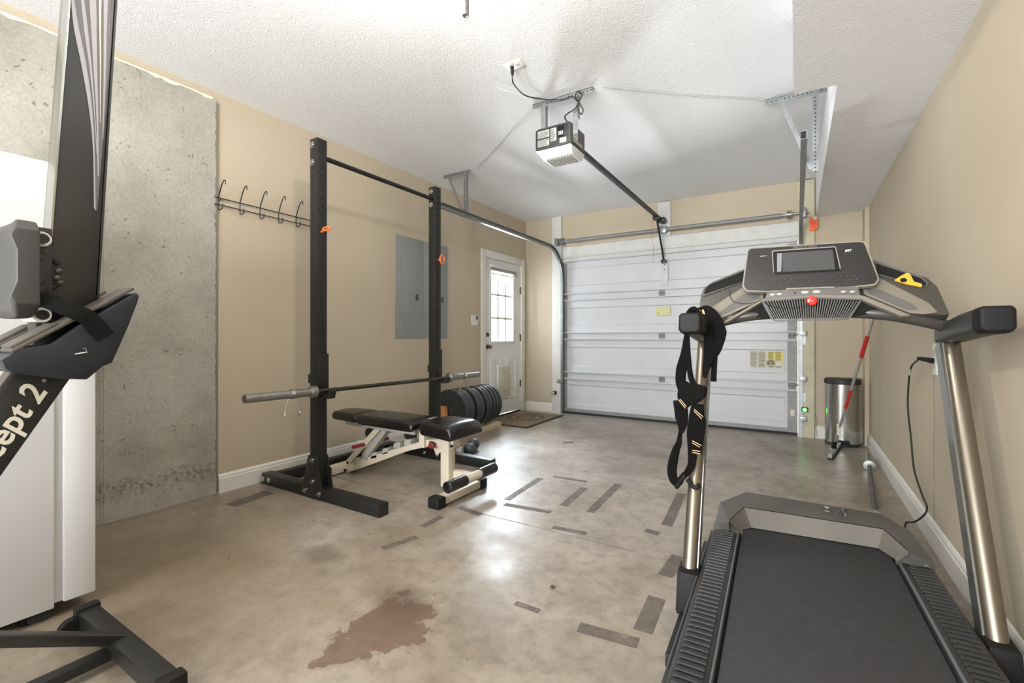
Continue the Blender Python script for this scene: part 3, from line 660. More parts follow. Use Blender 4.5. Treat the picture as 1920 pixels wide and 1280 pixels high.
# ------------------------------------------------------------ squat rack
rk = thing('squat_rack', (-2.70, 2.5, 0), 'black steel squat rack with two tall posts and pull up bar', 'squat rack')
XP0, XP1 = -2.741, -2.665; YA0, YA1 = 1.883, 1.959; YC0, YC1 = 3.038, 3.114; ZT = 2.372
for (y0, y1) in ((YA0, YA1), (YC0, YC1)):
    B().box(XP0, XP1, y0, y1, .076, ZT).build('post', 'black_steel', rk, bevel=.005)
    B().box(-3.31, -2.085, y0, y1, 0.0, .076).build('foot', 'black_steel', rk, bevel=.005)
    b = B(); b2 = B(); z = .42
    while z < ZT-.03:
        b.cyl((XP1, (y0+y1)/2, z), (XP1+.0006, (y0+y1)/2, z), .0085, 10)
        z += .0508 if not (.75 < z < 1.30) else .027
    z = .50
    while z < ZT-.1: b.cyl(((XP0+XP1)/2, y0-.0006, z), ((XP0+XP1)/2, y0, z), .007, 10); z += .1524 if z < 1.9 else .0508
    for x in (-2.30, -2.25, -2.20, -2.15, -2.12, -3.1, -3.2): b.cyl((x, y0-.0006, .038), (x, y0, .038), .009, 10)
    b.build('bolt_hole', 'hole_black', rk, smooth=False, kind='stuff')
    for yy, off in ((y0, -.006), (y1, .006)):
        B().prism([(-2.745, yy, .285), (-2.672, yy, .285), (-2.660, yy, .27), (-2.60, yy, .035), (-2.61, yy, .012), (-2.79, yy, .012), (-2.82, yy, .03), (-2.815, yy, .07), (-2.755, yy, .27)], (0, off, 0)).build('gusset_plate', 'black_steel', rk, bevel=.001)
    yf = y0-.006
    for (x, z) in ((-2.705, .255), (-2.705, .115), (-2.785, .045), (-2.635, .045)):
        B().lathe((x, yf, z), (0, -1, 0), [(0, .017), (.003, .017), (.0035, .012), (.012, .012), (.014, .009), (.014, 0)], 6 if 0 else 14).build('bolt', 'chrome', rk)
    for x in (-3.29, -3.215): B().lathe((x, y0, .038), (0, -1, 0), [(0, .021), (.004, .021), (.0045, .012), (.010, .012), (.010, 0)], 14).build('bolt', 'chrome', rk)
    for z in (2.33, 2.215): B().lathe((-2.712, y0, z), (0, -1, 0), [(0, .022), (.004, .022), (.0045, .012), (.010, .012), (.010, 0)], 14).build('bolt', 'chrome', rk)
B().cyl((-2.703, YA1, 2.266), (-2.703, YC0, 2.266), .0165, 20).build('pull_up_bar', 'black_steel', rk)
B().box(-3.268, -3.192, YA1, YC0, 0.0, .076).build('crossmember', 'black_steel', rk, bevel=.005)
for (y0, y1) in ((YA0, YA1), (YC0, YC1)):
    b = B(); b.box(XP1+.001, XP1+.012, y0-.004, y1+.004, .675, .955).box(XP0-.005, XP1+.012, y0-.010, y0-.003, .76, .82)
    b.prism([(XP1+.012, y0+.012, .665), (XP1+.10, y0+.012, .665), (XP1+.118, y0+.012, .715), (XP1+.108, y0+.012, .72), (XP1+.092, y0+.012, .69), (XP1+.012, y0+.012, .69)], (0, .05, 0))
    b.build('j_cup', 'black_steel', rk, bevel=.002)
# orange ring pins stuck in the posts
pa = thing('ring_pin', (XP1, 1.92, 1.92), 'orange plastic ring pin in the near rack post, seen edge on', 'pin', 'orange ring pins in the rack')
c0 = PX(600, 434, XP1+.0)
B().tube(smoothpath([(XP1, 1.915, c0.z), (XP1+.03, 1.915, c0.z+.005)]), .007, 8).build('pin_shaft', 'orange_pin', pa)
B().tube([(XP1+.055+.03*math.cos(R(a)), 1.915+.006*math.cos(R(a)), c0.z+.008+.010*math.sin(R(a))+.006) for a in range(0, 361, 20)], .006, 8).build('ring', 'orange_pin', pa)
c1 = PX(822, 487, XP1)
pb = thing('ring_pin', (XP1, 3.07, c1.z), 'orange plastic ring pin in the far rack post, ring facing out', 'pin', 'orange ring pins in the rack')
B().tube([(XP1, 3.076, c1.z), (XP1+.04, 3.076, c1.z)], .007, 8).build('pin_shaft', 'orange_pin', pb)
B().tube([(XP1+.045, 3.076+.028*math.cos(R(a)), c1.z+.038*math.sin(R(a))) for a in range(0, 361, 20)], .006, 8).build('ring', 'orange_pin', pb)

# barbell on the rack
def barbell(name, p0, p1, label, clip=True, grp=None):
    p0 = Vector(p0); p1 = Vector(p1); d = (p1-p0).normalized(); L = (p1-p0).length
    t = thing(name, (p0+p1)/2-Vector((0, 0, .04)), label, 'barbell', grp)
    B().cyl(p0+d*.43, p1-d*.43, .014, 16).build('shaft', 'bar_steel', t)
    for a, s_ in ((p0, 1), (p1, -1)):
        B().lathe(a, d*s_, [(0, .019), (0.0, .025), (.40, .025), (.402, .031), (.412, .031), (.413, .039), (.440, .039), (.443, .03), (.445, .016)], 28).build('sleeve', 'zinc', t)
        B().lathe(a, d*s_, [(-.0015, .0165), (-.001, .017), (.004, .017)], 20).build('end_cap', 'rust_cap', t)
    return t
bbz = .712
bb = barbell('barbell', (-2.60, 1.383, .722), (-2.60, 3.583, .703), 'steel olympic barbell resting across the squat rack')
def spring_clip(y, z, label, flip):
    t = thing('spring_clip', (-2.60, y, z), label, 'spring clip', 'barbell spring clips')
    B().tube([(-2.60+.0285*math.cos(R(a)), y+a/360*.006-.008, z+.0285*math.sin(R(a))) for a in range(0, 1080, 20)], .0024, 6).build('coil', 'chrome', t)
    for s_ in (-1, 1):
        x0 = -2.60+.024*s_*1; yy = y+.012*s_
        B().tube(smoothpath([(-2.60+.012*s_, yy, z-.030), (-2.60+.02*s_, yy+.012*s_, z-.06), (-2.60+.02*s_, yy+.02*s_, z-.10), (-2.60+.03*s_, yy+.028*s_, z-.128), (-2.60+.01*s_, yy+.028*s_, z-.128), (-2.60+.018*s_, yy+.02*s_, z-.10)], 4), .0022, 6).build('handle', 'chrome', t)
spring_clip(1.665, .720, 'chrome spring clip on the near barbell sleeve', 1)
spring_clip(3.36, .705, 'chrome spring clip on the far barbell sleeve', 1)

# ------------------------------------------------------------ bumper plates on a timber stand
st = thing('plate_stand', (-3.05, 4.15, 0), 'pine timber stand holding the bumper plates', 'plate stand')
B().box(-3.03, -2.965, 3.70, 4.55, 0, .062).build('rail', 'pine', st, bevel=.002)
B().box(-3.32, -3.255, 3.70, 4.55, 0, .062).build('rail', 'pine', st, bevel=.002)
for y in (3.70, 4.36): B().box(-3.32, -2.965, y, y+.04, .062, .068).build('cross_piece', 'pine', st, bevel=.002)
pp = PY(848, 785, 3.72)
B().box(-3.20, -3.11, 3.70, 3.738, .068, .335).build('upright', 'pine_orange', st, bevel=.002)
b = B()
for k in range(10): b.cyl((-2.9655, 4.40+.035*(k//2), .02+.026*(k % 2)), (-2.9645, 4.40+.035*(k//2), .02+.026*(k % 2)), .004, 6)
b.build('drilled_hole', 'soil', st, smooth=False, kind='stuff')
proto = {}
def plate(y, th, label):
    r = .2205; key = th
    if key not in proto:
        t = thing('bumper_plate', (-3.108, y, .068), label, 'weight plate', 'black bumper plates on the stand'); cz = .068+r
        B().lathe((-3.108, y, cz), (0, 1, 0), [(0, .026), (0, .075), (.004, .078), (.004, .085), (.010, .088), (.010, .175), (.002, .188), (0, .215), (.003, r), (th-.003, r), (th, .215), (th-.002, .188), (th-.010, .175), (th-.010, .088), (th-.004, .085), (th, .075), (th, .026)], 48).build('rubber_disc', 'black_rubber', t)
        B().lathe((-3.108, y, cz), (0, 1, 0), [(-.001, .026), (-.001, .036), (th+.001, .036), (th+.001, .026)], 24).build('hub_ring', 'zinc', t)
        proto[key] = t
    else:
        t = copy_tree(proto[key]); t.location = (-3.108, y, .068); t['label'] = label
pls = [(3.768, .078, 'nearest thick black bumper plate, its whole face showing'), (3.848, .078, 'second bumper plate from the rack, touching the nearest one'), (3.972, .066, 'third bumper plate from the rack, just after the first gap'), (4.040, .066, 'fourth bumper plate from the rack'), (4.150, .048, 'fifth bumper plate from the rack, after the second gap'), (4.212, .048, 'sixth bumper plate from the rack'), (4.288, .038, 'seventh bumper plate from the rack, a thin one'), (4.352, .038, 'second last thin bumper plate, toward the entry door'), (4.412, .038, 'last thin bumper plate, closest to the entry door')]
for y, th, lb in pls: plate(y, th, lb)

# doormat
A_ = [PZ(u, v, 0) for u, v in ((938, 785), (990, 803), (1050, 779.5), (985, 768.5))]
dm = thing('doormat', (-3.0, 5.2, 0), 'tan doormat with dark leafy ring in front of the entry door', 'doormat')
mx0, mx1, my0, my1 = -3.315, -2.66, 4.62, 5.62
B().box(mx0, mx1, my0, my1, 0.0005, .008).build('rubber_base', 'mat_edge', dm, bevel=.003)
B().box(mx0+.03, mx1-.03, my0+.03, my1-.03, .008, .014).build('pile', 'doormat', dm, bevel=.003)

# ------------------------------------------------------------ adjustable bench
bn = thing('weight_bench', (-2.45, 2.42, 0), 'adjustable weight bench with black pads on cream steel frame', 'bench')
def pad(b, x0, x1, y0, y1, z0, z1, taper=0, drop=0, n=7, rf=.35):
    xs = [x0, x0+.010, x0+.03]+[x0+.03+(x1-x0-.06)*k/(n-1) for k in range(1, n-1)]+[x1-.03, x1-.010, x1]; loops = []
    for x in xs:
        t = (x-x0)/(x1-x0); yy0 = y0+taper*(1-t); yy1 = y1-taper*(1-t); dz = -drop*t*t; z1_ = z1-{x1: .050, x1-.010: .026, x1-.03: .008}.get(x, 0)*rf
        e = {x0: .012, x1: .012, x0+.010: .003, x1-.010: .003}.get(x, 0)
        loops.append([(x, yy0+.004+e, z0+dz+e), (x, yy0-.004+e, z0+.02+dz), (x, yy0+e, z1_-.018+dz), (x, yy0+.018+e, z1_-.003+dz-e), (x, (yy0+yy1)/2, z1_+.004+dz-e), (x, yy1-.018-e, z1_-.003+dz-e), (x, yy1-e, z1_-.018+dz), (x, yy1+.004-e, z0+.02+dz), (x, yy1-.004-e, z0+dz+e)])
    b.loft(loops); return b
pad(B(), -2.135, -1.845, 2.252, 2.60, .412, .505, .02, .012, rf=1).build('seat_pad', 'vinyl', bn, bevel=.008, seg=3)
pad(B(), -2.775, -2.20, 2.27, 2.57, .42, .492, .01).build('back_pad', 'vinyl', bn, bevel=.008, seg=3)
pad(B(), -3.085, -2.785, 2.285, 2.555, .425, .49, .02).build('head_pad', 'vinyl', bn, bevel=.008, seg=3)
B().box(-2.98, -2.25, 2.35, 2.39, .385, .42).box(-2.98, -2.25, 2.45, 2.49, .385, .42).build('pad_rail', 'grey_steel', bn, bevel=.003)
B().box(-2.12, -1.93, 2.375, 2.465, .385, .42).build('seat_rail', 'cream_steel', bn, bevel=.003)
yb = 2.385
up = [PY(u, v, yb) for u, v in ((645, 868), (673, 861.7), (777.5, 830.8), (800, 824), (850, 822))]
dn = [PY(u, v, yb) for u, v in ((645, 888), (673, 879), (765, 845), (807, 836), (850, 841))]
B().prism(up+dn[::-1], (0, .07, 0)).build('main_beam', 'cream_steel', bn, bevel=.004)
fx = PY(862, 840, 2.36).x
B().box(-2.025, -1.955, 2.36, 2.43, .065, .415).build('front_post', 'cream_steel', bn, bevel=.006)
B().box(-1.945, -1.875, 2.21, 2.64, .012, .062).box(-2.0, -1.94, 2.37, 2.43, .012, .062).build('front_foot', 'cream_steel', bn, bevel=.006)
for y in (2.155, 2.605): B().box(-1.955, -1.865, y, y+.075, 0, .07).build('foot_cap', 'black_plastic', bn, bevel=.012)
B().box(-3.07, -3.0, 2.22, 2.64, .012, .075).build('rear_foot', 'cream_steel', bn, bevel=.006)
for y in (2.19, 2.62): B().box(-3.08, -2.99, y, y+.05, 0, .08).build('foot_cap', 'black_plastic', bn, bevel=.01)
B().prism([(-3.0, 2.37, .03), (-2.93, 2.37, .03), (-2.93, 2.37, .12), (-3.0, 2.37, .08)], (0, .10, 0)).build('rear_bracket', 'cream_steel', bn, bevel=.003)
B().cyl((-1.815, 2.33, .145), (-1.815, 2.53, .145), .030, 20).box(-1.96, -1.83, 2.41, 2.45, .12, .17).build('roller_tube', 'cream_steel', bn)
for y0, y1 in ((2.175, 2.355), (2.505, 2.69)): B().lathe((-1.815, y0, .145), (0, 1, 0), [(0, .026), (.004, .036), (y1-y0-.004, .036), (y1-y0, .026)], 24).build('foam_roller', 'vinyl', bn)
def P2(u, v, y=2.37): return PY(u, v, y)
B().obox(P2(652, 867, 2.36), P2(712, 800, 2.36), (1, 0, 0), .042, .012).build('support_arm', 'cream_steel', bn, bevel=.002)
B().obox(P2(652, 867, 2.47), P2(712, 800, 2.47), (1, 0, 0), .042, .012).build('support_arm', 'cream_steel', bn, bevel=.002)
B().obox(P2(686, 856, 2.40), P2(724, 803, 2.40), (1, 0, 0), .060, .05).build('lift_strut', 'grey_steel', bn, bevel=.003)
hb = P2(682, 833, 2.34); B().cyl(hb+Vector((0, -.10, 0)), hb, .013, 14).build('adjust_handle', 'red_grip', bn)
hb2 = Vector((hb.x, 2.48, hb.z)); B().cyl(hb2, hb2+Vector((0, .10, 0)), .013, 14).build('adjust_handle', 'red_grip', bn)
for (u, v) in ((701, 857), (722, 849), (744, 838), (764, 833)):
    p = P2(u, v, 2.385); B().prism([p+Vector(q_) for q_ in ((-.035, 0, -.02), (.03, 0, .0), (.03, 0, .042), (-.02, 0, .030), (-.035, 0, .015))], (0, .07, 0)).build('ladder_stop', 'grey_steel', bn, bevel=.003)
br = PY(783, 810, 2.37)
B().box(-2.225, -2.175, 2.365, 2.475, .30, .455).build('hinge_bracket', 'cream_steel', bn, bevel=.008)
B().lathe((-2.2, 2.365, .43), (0, -1, 0), [(0, .012), (.006, .012), (.008, 0)], 14).build('pivot_bolt', 'black_plastic', bn)
for (u, v) in ((652, 867), (647, 881), (847, 836)): B().lathe(PY(u, v, 2.355), (0, -1, 0), [(0, .011), (.005, .011), (.007, 0)], 14).build('pivot_bolt', 'black_plastic', bn)
kn = PY(816, 833, 2.385); B().lathe(kn, (0, -1, 0), [(0, .008), (.02, .008), (.022, .02), (.045, .022), (.05, .015), (.05, 0)], 16).build('pull_knob', 'red_grip', bn)
sc = [PY(u, v, 2.40) for u, v in ((812, 838), (842, 832), (840, 840), (828, 846), (818, 853))]
B().prism(sc, (0, .01, 0)).build('sector_plate', 'cream_steel', bn)
B().box(-2.14, -2.10, 2.380, 2.384, .335, .352).build('small_label', 'brass', bn, smooth=False)

# hex dumbbells on the floor
def dumbbell(c, dr_, r, L, label, m='black_rubber'):
    c = Vector(c); d = Vector(dr_).normalized(); t = thing('hex_dumbbell', (c.x, c.y, 0), label, 'dumbbell', 'hex dumbbells on the floor')
    for s_ in (-1, 1):
        n = 6; loops = []; up = Vector((0, 0, 1)) if abs(d.z) < .5 else Vector((1, 0, 0)); sd = d.cross(up).normalized(); up = sd.cross(d)
        for h, rr_ in ((.0, .75), (.12, 1), (.88, 1), (1, .75)):
            p = c+d*s_*(L/2-r*1.1*(1-h)*1.0)
            loops.append([p+(sd*math.cos(R(60*k))+up*math.sin(R(60*k)))*r*rr_ for k in range(6)])
        B().loft(loops).build('head', m, t, bevel=.002)
    B().cyl(c-d*(L/2-r), c+d*(L/2-r), .016, 14).build('handle', 'zinc', t)
q0 = PZ(884, 849, 0)
dumbbell((q0.x, q0.y, .055), (-.42, .85, 0), .062, .26, 'dark hex dumbbell beyond the bench seat, beside the plates')
q1 = PZ(846, 864, 0)
dumbbell((q1.x-.06, q1.y+.05, .05), (.9, .45, 0), .056, .24, 'grey hex dumbbell behind the bench front post', 'galv_dull')
q2 = PZ(763, 843, 0); dumbbell((q2.x+.0, q2.y+.045, .085), (0, 0, 1), .062, .17, 'black hex dumbbell standing on end near the baseboard')
q3 = PZ(718, 852, 0); dumbbell((-3.08, q3.y-.03, .048), (0, 1, 0), .05, .18, 'black hex dumbbell lying under the bench back pad')
r_ = PY(690, 812, 2.56); B().lathe(r_, (0, 1, 0), [(0, .02), (0, .036), (.004, .04), (.11, .04), (.11, .02)], 24).build('leg_roller', 'vinyl', bn)

# ------------------------------------------------------------ floor tape marks
def strip(u0, v0, u1, v1, w_, label):
    a = PZ(u0, v0, 0); c = PZ(u1, v1, 0); d = (c-a).normalized(); n = Vector((-d.y, d.x, 0))*w_/2
    o = B().prism([a-n, c-n, c+n, a+n], (0, 0, .0005)).build('tape_mark', 'tape_residue', smooth=False); tag(o, label, 'tape mark', 'dark tape marks on the floor'); o.location.z = .0002
strip(950, 937, 1014, 896, .05, 'dark tape mark running away from the bench, left of the box outline')
strip(946, 945, 1033, 960, .05, 'dark tape mark closest to the floor joint, crosswise')
strip(1038, 893, 1100, 903, .045, 'faint crosswise tape mark at the far side of the outline')
strip(1056, 948, 1096, 914, .055, 'short lengthwise tape mark in the middle of the outline')
strip(1106, 960, 1160, 907, .055, 'long lengthwise tape mark right of the outline centre')
strip(1036, 988, 1100, 1000, .045, 'pale crosswise tape mark just beyond the floor joint')
strip(1250, 985, 1278, 925, .06, 'lengthwise tape mark beside the near treadmill upright')
strip(1210, 993, 1236, 1001, .05, 'short tape patch left of the treadmill upright')
strip(1247, 1080, 1272, 1042, .065, 'dark tape patch at the treadmill upright socket')
strip(1205, 1184, 1232, 1120, .07, 'dark lengthwise tape mark beside the treadmill deck')
strip(1085, 1175, 1197, 1206, .06, 'crosswise brown tape mark beside the treadmill deck')
strip(716, 1028, 782, 1006, .045, 'dark narrow tape mark in front of the rack foot')
strip(860, 950, 902, 965, .05, 'tape mark on the floor joint beside the bench foot')
strip(792, 987, 828, 968, .045, 'dim tape mark in front of the bench foot cap')
strip(432, 948, 505, 922, .10, 'dark scuffed mark on the floor beside the baseboard end')
strip(966, 1130, 1012, 1146, .03, 'small dark scuff in the middle of the floor')

# ------------------------------------------------------------ refrigerator
fr = thing('refrigerator', (-2.75, .22, 0), 'tall white refrigerator with two doors behind the rowing machine', 'refrigerator')
FX = -2.378
B().box(-3.14, FX, -.20, .565, .045, 1.722).build('cabinet', 'fridge_white', fr, bevel=.006)
B().box(-3.12, FX-.012, .565, .590, .06, 1.715).build('door_gasket', 'gasket', fr, smooth=False)
def fdoor(z0, z1, flare):
    prof = [(.59, z0), (.685, z0), (.685, z1-.1), (.69, z1-.05), (.715, z1-.02), (.715, z1), (.59, z1)] if flare > 0 else [(.59, z0), (.715, z0), (.715, z0+.02), (.69, z0+.05), (.685, z0+.1), (.685, z1), (.59, z1)]
    return B().prism([(FX, y, z) for y, z in prof], (-.75, 0, 0)).build('fridge_door' if flare > 0 else 'freezer_door', 'fridge_white', fr, bevel=.006)
fdoor(.055, 1.02, 1); fdoor(1.035, 1.716, -1)
for x in (-2.44, -3.06):
    for y in (-.1, .5): B().cyl((x, y, 0), (x, y, .045), .02, 12).build('leveling_foot', 'black_plastic', fr)
B().box(-3.1, FX-.02, .50, .56, .012, .045).build('toe_grille', 'mat_edge', fr)

# ------------------------------------------------------------ rowing machine folded upright
rw = thing('rowing_machine', (-1.89, .55, 0), 'black rowing machine folded with its rail standing upright', 'rowing machine')
RX = -1.85
r0 = PX(88, 590, RX); r1 = PX(178, 590, RX); t0 = PX(133, 0, RX); t1 = PX(215, 0, RX)
dL = (t0-r0).normalized(); dR = (t1-r1).normalized()
bL = r0-dL*.06; bR = r1-dR*.06; tL = t0+dL*.22; tR = t1+dR*.22
B().prism([bL, bR, tR, tL], (-.018, 0, 0)).prism([bL+Vector((-.05, 0, 0)), bR+Vector((-.05, 0, 0)), tR+Vector((-.05, 0, 0)), tL+Vector((-.05, 0, 0))], (-.018, 0, 0)).prism([bL+Vector((-.018, .035, 0)), bR+Vector((-.018, -.035, 0)), tR+Vector((-.018, -.035, 0)), tL+Vector((-.018, .035, 0))], (-.033, 0, 0)).build('rail', 'rower_side', rw, bevel=.002)
B().obox(bL+Vector((-.034, -.004, 0)), tL+Vector((-.034, -.004, 0)), (1, 0, 0), .074, .006).build('seat_track', 'rower_track', rw, bevel=.001)
B().obox(bR+Vector((-.034, .004, 0)), tR+Vector((-.034, .004, 0)), (1, 0, 0), .074, .005).build('rail_edge', 'rower_dark', rw)
# curved silver, grey and cream stripes laid on the rail side
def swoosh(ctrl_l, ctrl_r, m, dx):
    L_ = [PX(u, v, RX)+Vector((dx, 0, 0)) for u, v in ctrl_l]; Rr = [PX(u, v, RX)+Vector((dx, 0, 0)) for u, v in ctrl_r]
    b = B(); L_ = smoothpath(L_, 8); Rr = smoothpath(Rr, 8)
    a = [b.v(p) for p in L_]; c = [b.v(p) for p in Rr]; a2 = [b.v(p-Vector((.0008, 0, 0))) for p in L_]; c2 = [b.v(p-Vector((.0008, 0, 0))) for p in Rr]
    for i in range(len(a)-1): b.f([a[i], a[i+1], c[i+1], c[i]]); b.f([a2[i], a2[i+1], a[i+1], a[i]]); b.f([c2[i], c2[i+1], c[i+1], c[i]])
    return b.build('swoosh_stripe', m, rw)
swoosh([(136, -4), (142, 50), (158, 120), (170, 200), (176, 290), (178, 395)], [(207, -4), (206, 60), (202, 140), (197, 220), (190, 300), (182, 395)], 'swoosh_grey', .0009)
swoosh([(133, -4), (138, 50), (152, 120), (166, 200), (174, 280), (176, 390)], [(138, -4), (147, 50), (161, 120), (172, 200), (177, 280), (179, 395)], 'swoosh_silver', .0018)
swoosh([(151, -4), (158, 60), (168, 130), (176, 210), (181, 290)], [(157, -4), (165, 60), (172, 130), (178, 210), (182, 290)], 'swoosh_silver', .0018)
swoosh([(167, -4), (171, 60), (175, 130), (180, 210), (183, 330)], [(180, -4), (181, 60), (182, 130), (184, 210), (185, 330)], 'swoosh_silver', .0018)
swoosh([(185, -4), (186, 60), (187, 130), (187, 230)], [(190, -4), (189, 60), (189, 130), (188, 230)], 'swoosh_cream', .0018)
swoosh([(194, -4), (194, 60), (194, 140), (192, 260)], [(202, -4), (200, 60), (198, 140), (193, 260)], 'swoosh_silver', .0018)
# slanted front beam with lettering
pr = PX(133, 708, RX); dB = Vector((0, -.484, -.875)); nB = Vector((0, -.875, .484))
A0 = pr-dB*.06; B0 = A0+nB*.112; A1 = pr+dB*.80; B1 = A1+nB*.112
B().prism([A0, A1, B1, B0], (-.085, 0, 0)).build('front_beam', 'rower_dark', rw, bevel=.004)
B().obox(B0+Vector((-.042, 0, 0))+nB*.004, B1+Vector((-.042, 0, 0))+nB*.004, (1, 0, 0), .07, .006).build('beam_edge_strip', 'footpad', rw)
p2 = PX(70, 728, RX+.001)
text('concept 2', p2+Vector((.0004, 0, 0)), -dB, nB, .080, 'logo_text', 'pet_flap', rw, .0016, .25, .0006, 'RIGHT')
B().lathe(PX(83, 713, RX), (1, 0, 0), [(0, .005), (.003, .005), (.004, 0)], 12).build('rivet', 'zinc', rw)
# seat
SY0, SY1 = .326, .384
xs = [-2.06+.33*k/10 for k in range(11)]; loops = []
for x in xs:
    t = (x+2.06)/.33; e = (2*t-1); sag = .022*(1-e*e) ; hw = .135*(1-.18*e**4)-(.01 if abs(e) > .95 else 0); cz = 1.255
    loops.append([(x, SY1, cz-hw), (x, SY0+.01+sag, cz-hw-.0), (x, SY0+sag, cz-hw+.02), (x, SY0+sag+.012*1, cz-hw*.4), (x, SY0+sag+.012, cz+hw*.4), (x, SY0+sag, cz+hw-.02), (x, SY0+.01+sag, cz+hw), (x, SY1, cz+hw)])
B().loft(loops).build('seat', 'seat_grey', rw, bevel=.006, seg=3)
B().box(-1.93, -1.835, .386, .425, 1.14, 1.375).box(-1.845, -1.828, .386, .43, 1.13, 1.38).build('seat_carriage', 'rower_dark', rw, bevel=.003)
for z in (1.345, 1.13): B().cyl((-1.93, .405, z), (-1.815, .405, z), .021, 20).build('seat_roller', 'roller_white', rw); B().cyl((-1.815, .405, z), (-1.805, .405, z), .014, 16).build('roller_bolt', 'rower_dark', rw)
b = B()
for (ua, va, ub, vb) in ((70, 465, 112, 495), (70, 482, 100, 500), (66, 560, 110, 532), (66, 540, 100, 520)):
    b.obox(PX(ua, va, RX+.02), PX(ub, vb, RX+.012), (0, .6, .8), .012, .010)
b.prism([PX(u, v, RX+.004) for u, v in ((72, 450), (118, 498), (112, 525), (70, 572))], (.006, 0, 0)); b.build('carriage_bracket', 'rower_dark', rw, bevel=.002)
for (u, v) in ((110, 508), (107, 521), (113, 530)): B().lathe(PX(u, v, RX+.01), (1, 0, 0), [(0, .007), (.005, .007), (.007, 0)], 12).build('bolt', 'bar_steel', rw)
# footrests, one each side of the rail
def footrest(x0, x1, dx, name):
    P_ = lambda u, v, x: PX(u, v, RX+.11)+Vector((x-(RX+.11), 0, 0))
    side = [(0, 674), (40, 652), (92, 645), (150, 606), (250, 549), (258, 553), (255, 566), (238, 610), (207, 680), (190, 686), (160, 711), (120, 710), (30, 700), (8, 692)]
    body = B().prism([P_(u, v, x0) for u, v in side], (x1-x0, 0, 0)).build('footrest', 'navy_plastic', rw, bevel=.004)
    a = P_(20, 660, x0); c = P_(249, 541, x0); n = Vector((0, -(c-a).normalized().z, (c-a).normalized().y))
    B().obox(a+Vector(((x1-x0)/2, 0, 0))+n*.001, c+Vector(((x1-x0)/2, 0, 0))+n*.001, (1, 0, 0), abs(x1-x0)-.004, .010).build('foot_plate', 'footpad', body, bevel=.004)
    a2 = a+(c-a)*.02+n*.009; c2 = a+(c-a)*.36+n*.009
    B().obox(a2+Vector(((x1-x0)/2, 0, 0)), c2+Vector(((x1-x0)/2, 0, 0)), (1, 0, 0), abs(x1-x0)-.02, .010).build('heel_slide', 'footpad', body, bevel=.003)
    b = B(); m_ = a+(c-a)*.55; d_ = (c-a).normalized(); pts = []
    for k in range(15):
        an = R(-10+200*k/14); pts.append(m_+Vector((-.006+(x1-x0+.012)*(.5+.5*math.cos(an)), 0, 0))+n*(.105*max(0, math.sin(an))-.01)-d_*.05*max(0, math.sin(an)))
    pts = [pts[0]-n*.07]+pts+[pts[-1]-n*.07]
    b.ribbon(pts, d_, .045, .004).build('foot_strap', 'webbing', body)
    pb_ = m_+Vector((max(x0, x1)-(x0+x1)/2*0-x0*0, 0, 0))
    return body
footrest(RX+.005, RX+.125, 0, 'r')
footrest(RX-.215, RX-.095, 0, 'l')
B().tube([PX(138, 655, RX+.128)+Vector((0, .02, 0)), PX(160, 652, RX+.128)+Vector((0, .0, 0)), PX(163, 660, RX+.128), PX(140, 664, RX+.128)], .0025, 6).build('strap_buckle', 'chrome', rw)
B().box(RX-.09, RX-.004, .40, .52, .96, 1.14).build('hinge_block', 'rower_dark', rw, bevel=.01)
# floor frame
B().box(-2.19, -1.52, .575, .635, .035, .09).build('floor_foot', 'rower_dark', rw, bevel=.006)
B().box(-2.205, -2.165, .57, .64, .028, .10).build('end_cap', 'black_plastic', rw, bevel=.008)
B().box(-1.545, -1.50, .57, .64, 0, .10).build('end_cap', 'black_plastic', rw, bevel=.008)
B().cyl((-2.185, .56, .038), (-2.155, .56, .038), .038, 20).build('caster_wheel', 'black_plastic', rw)
B().obox((-1.89, .61, .075), (-1.89, .12, .345), (1, 0, 0), .05, .03).build('leg', 'rower_side', rw, bevel=.003)
B().obox((-1.89, .60, .045), (-1.89, -.25, .045), (1, 0, 0), .045, .03).box(-2.1, -1.68, -.27, -.22, 0, .06).build('leg', 'rower_dark', rw, bevel=.003)
B().lathe((-1.955, -.05, .34), (1, 0, 0), [(0, .10), (.01, .24), (.11, .24), (.12, .10)], 40).build('flywheel_housing', 'rower_dark', rw, bevel=.003)

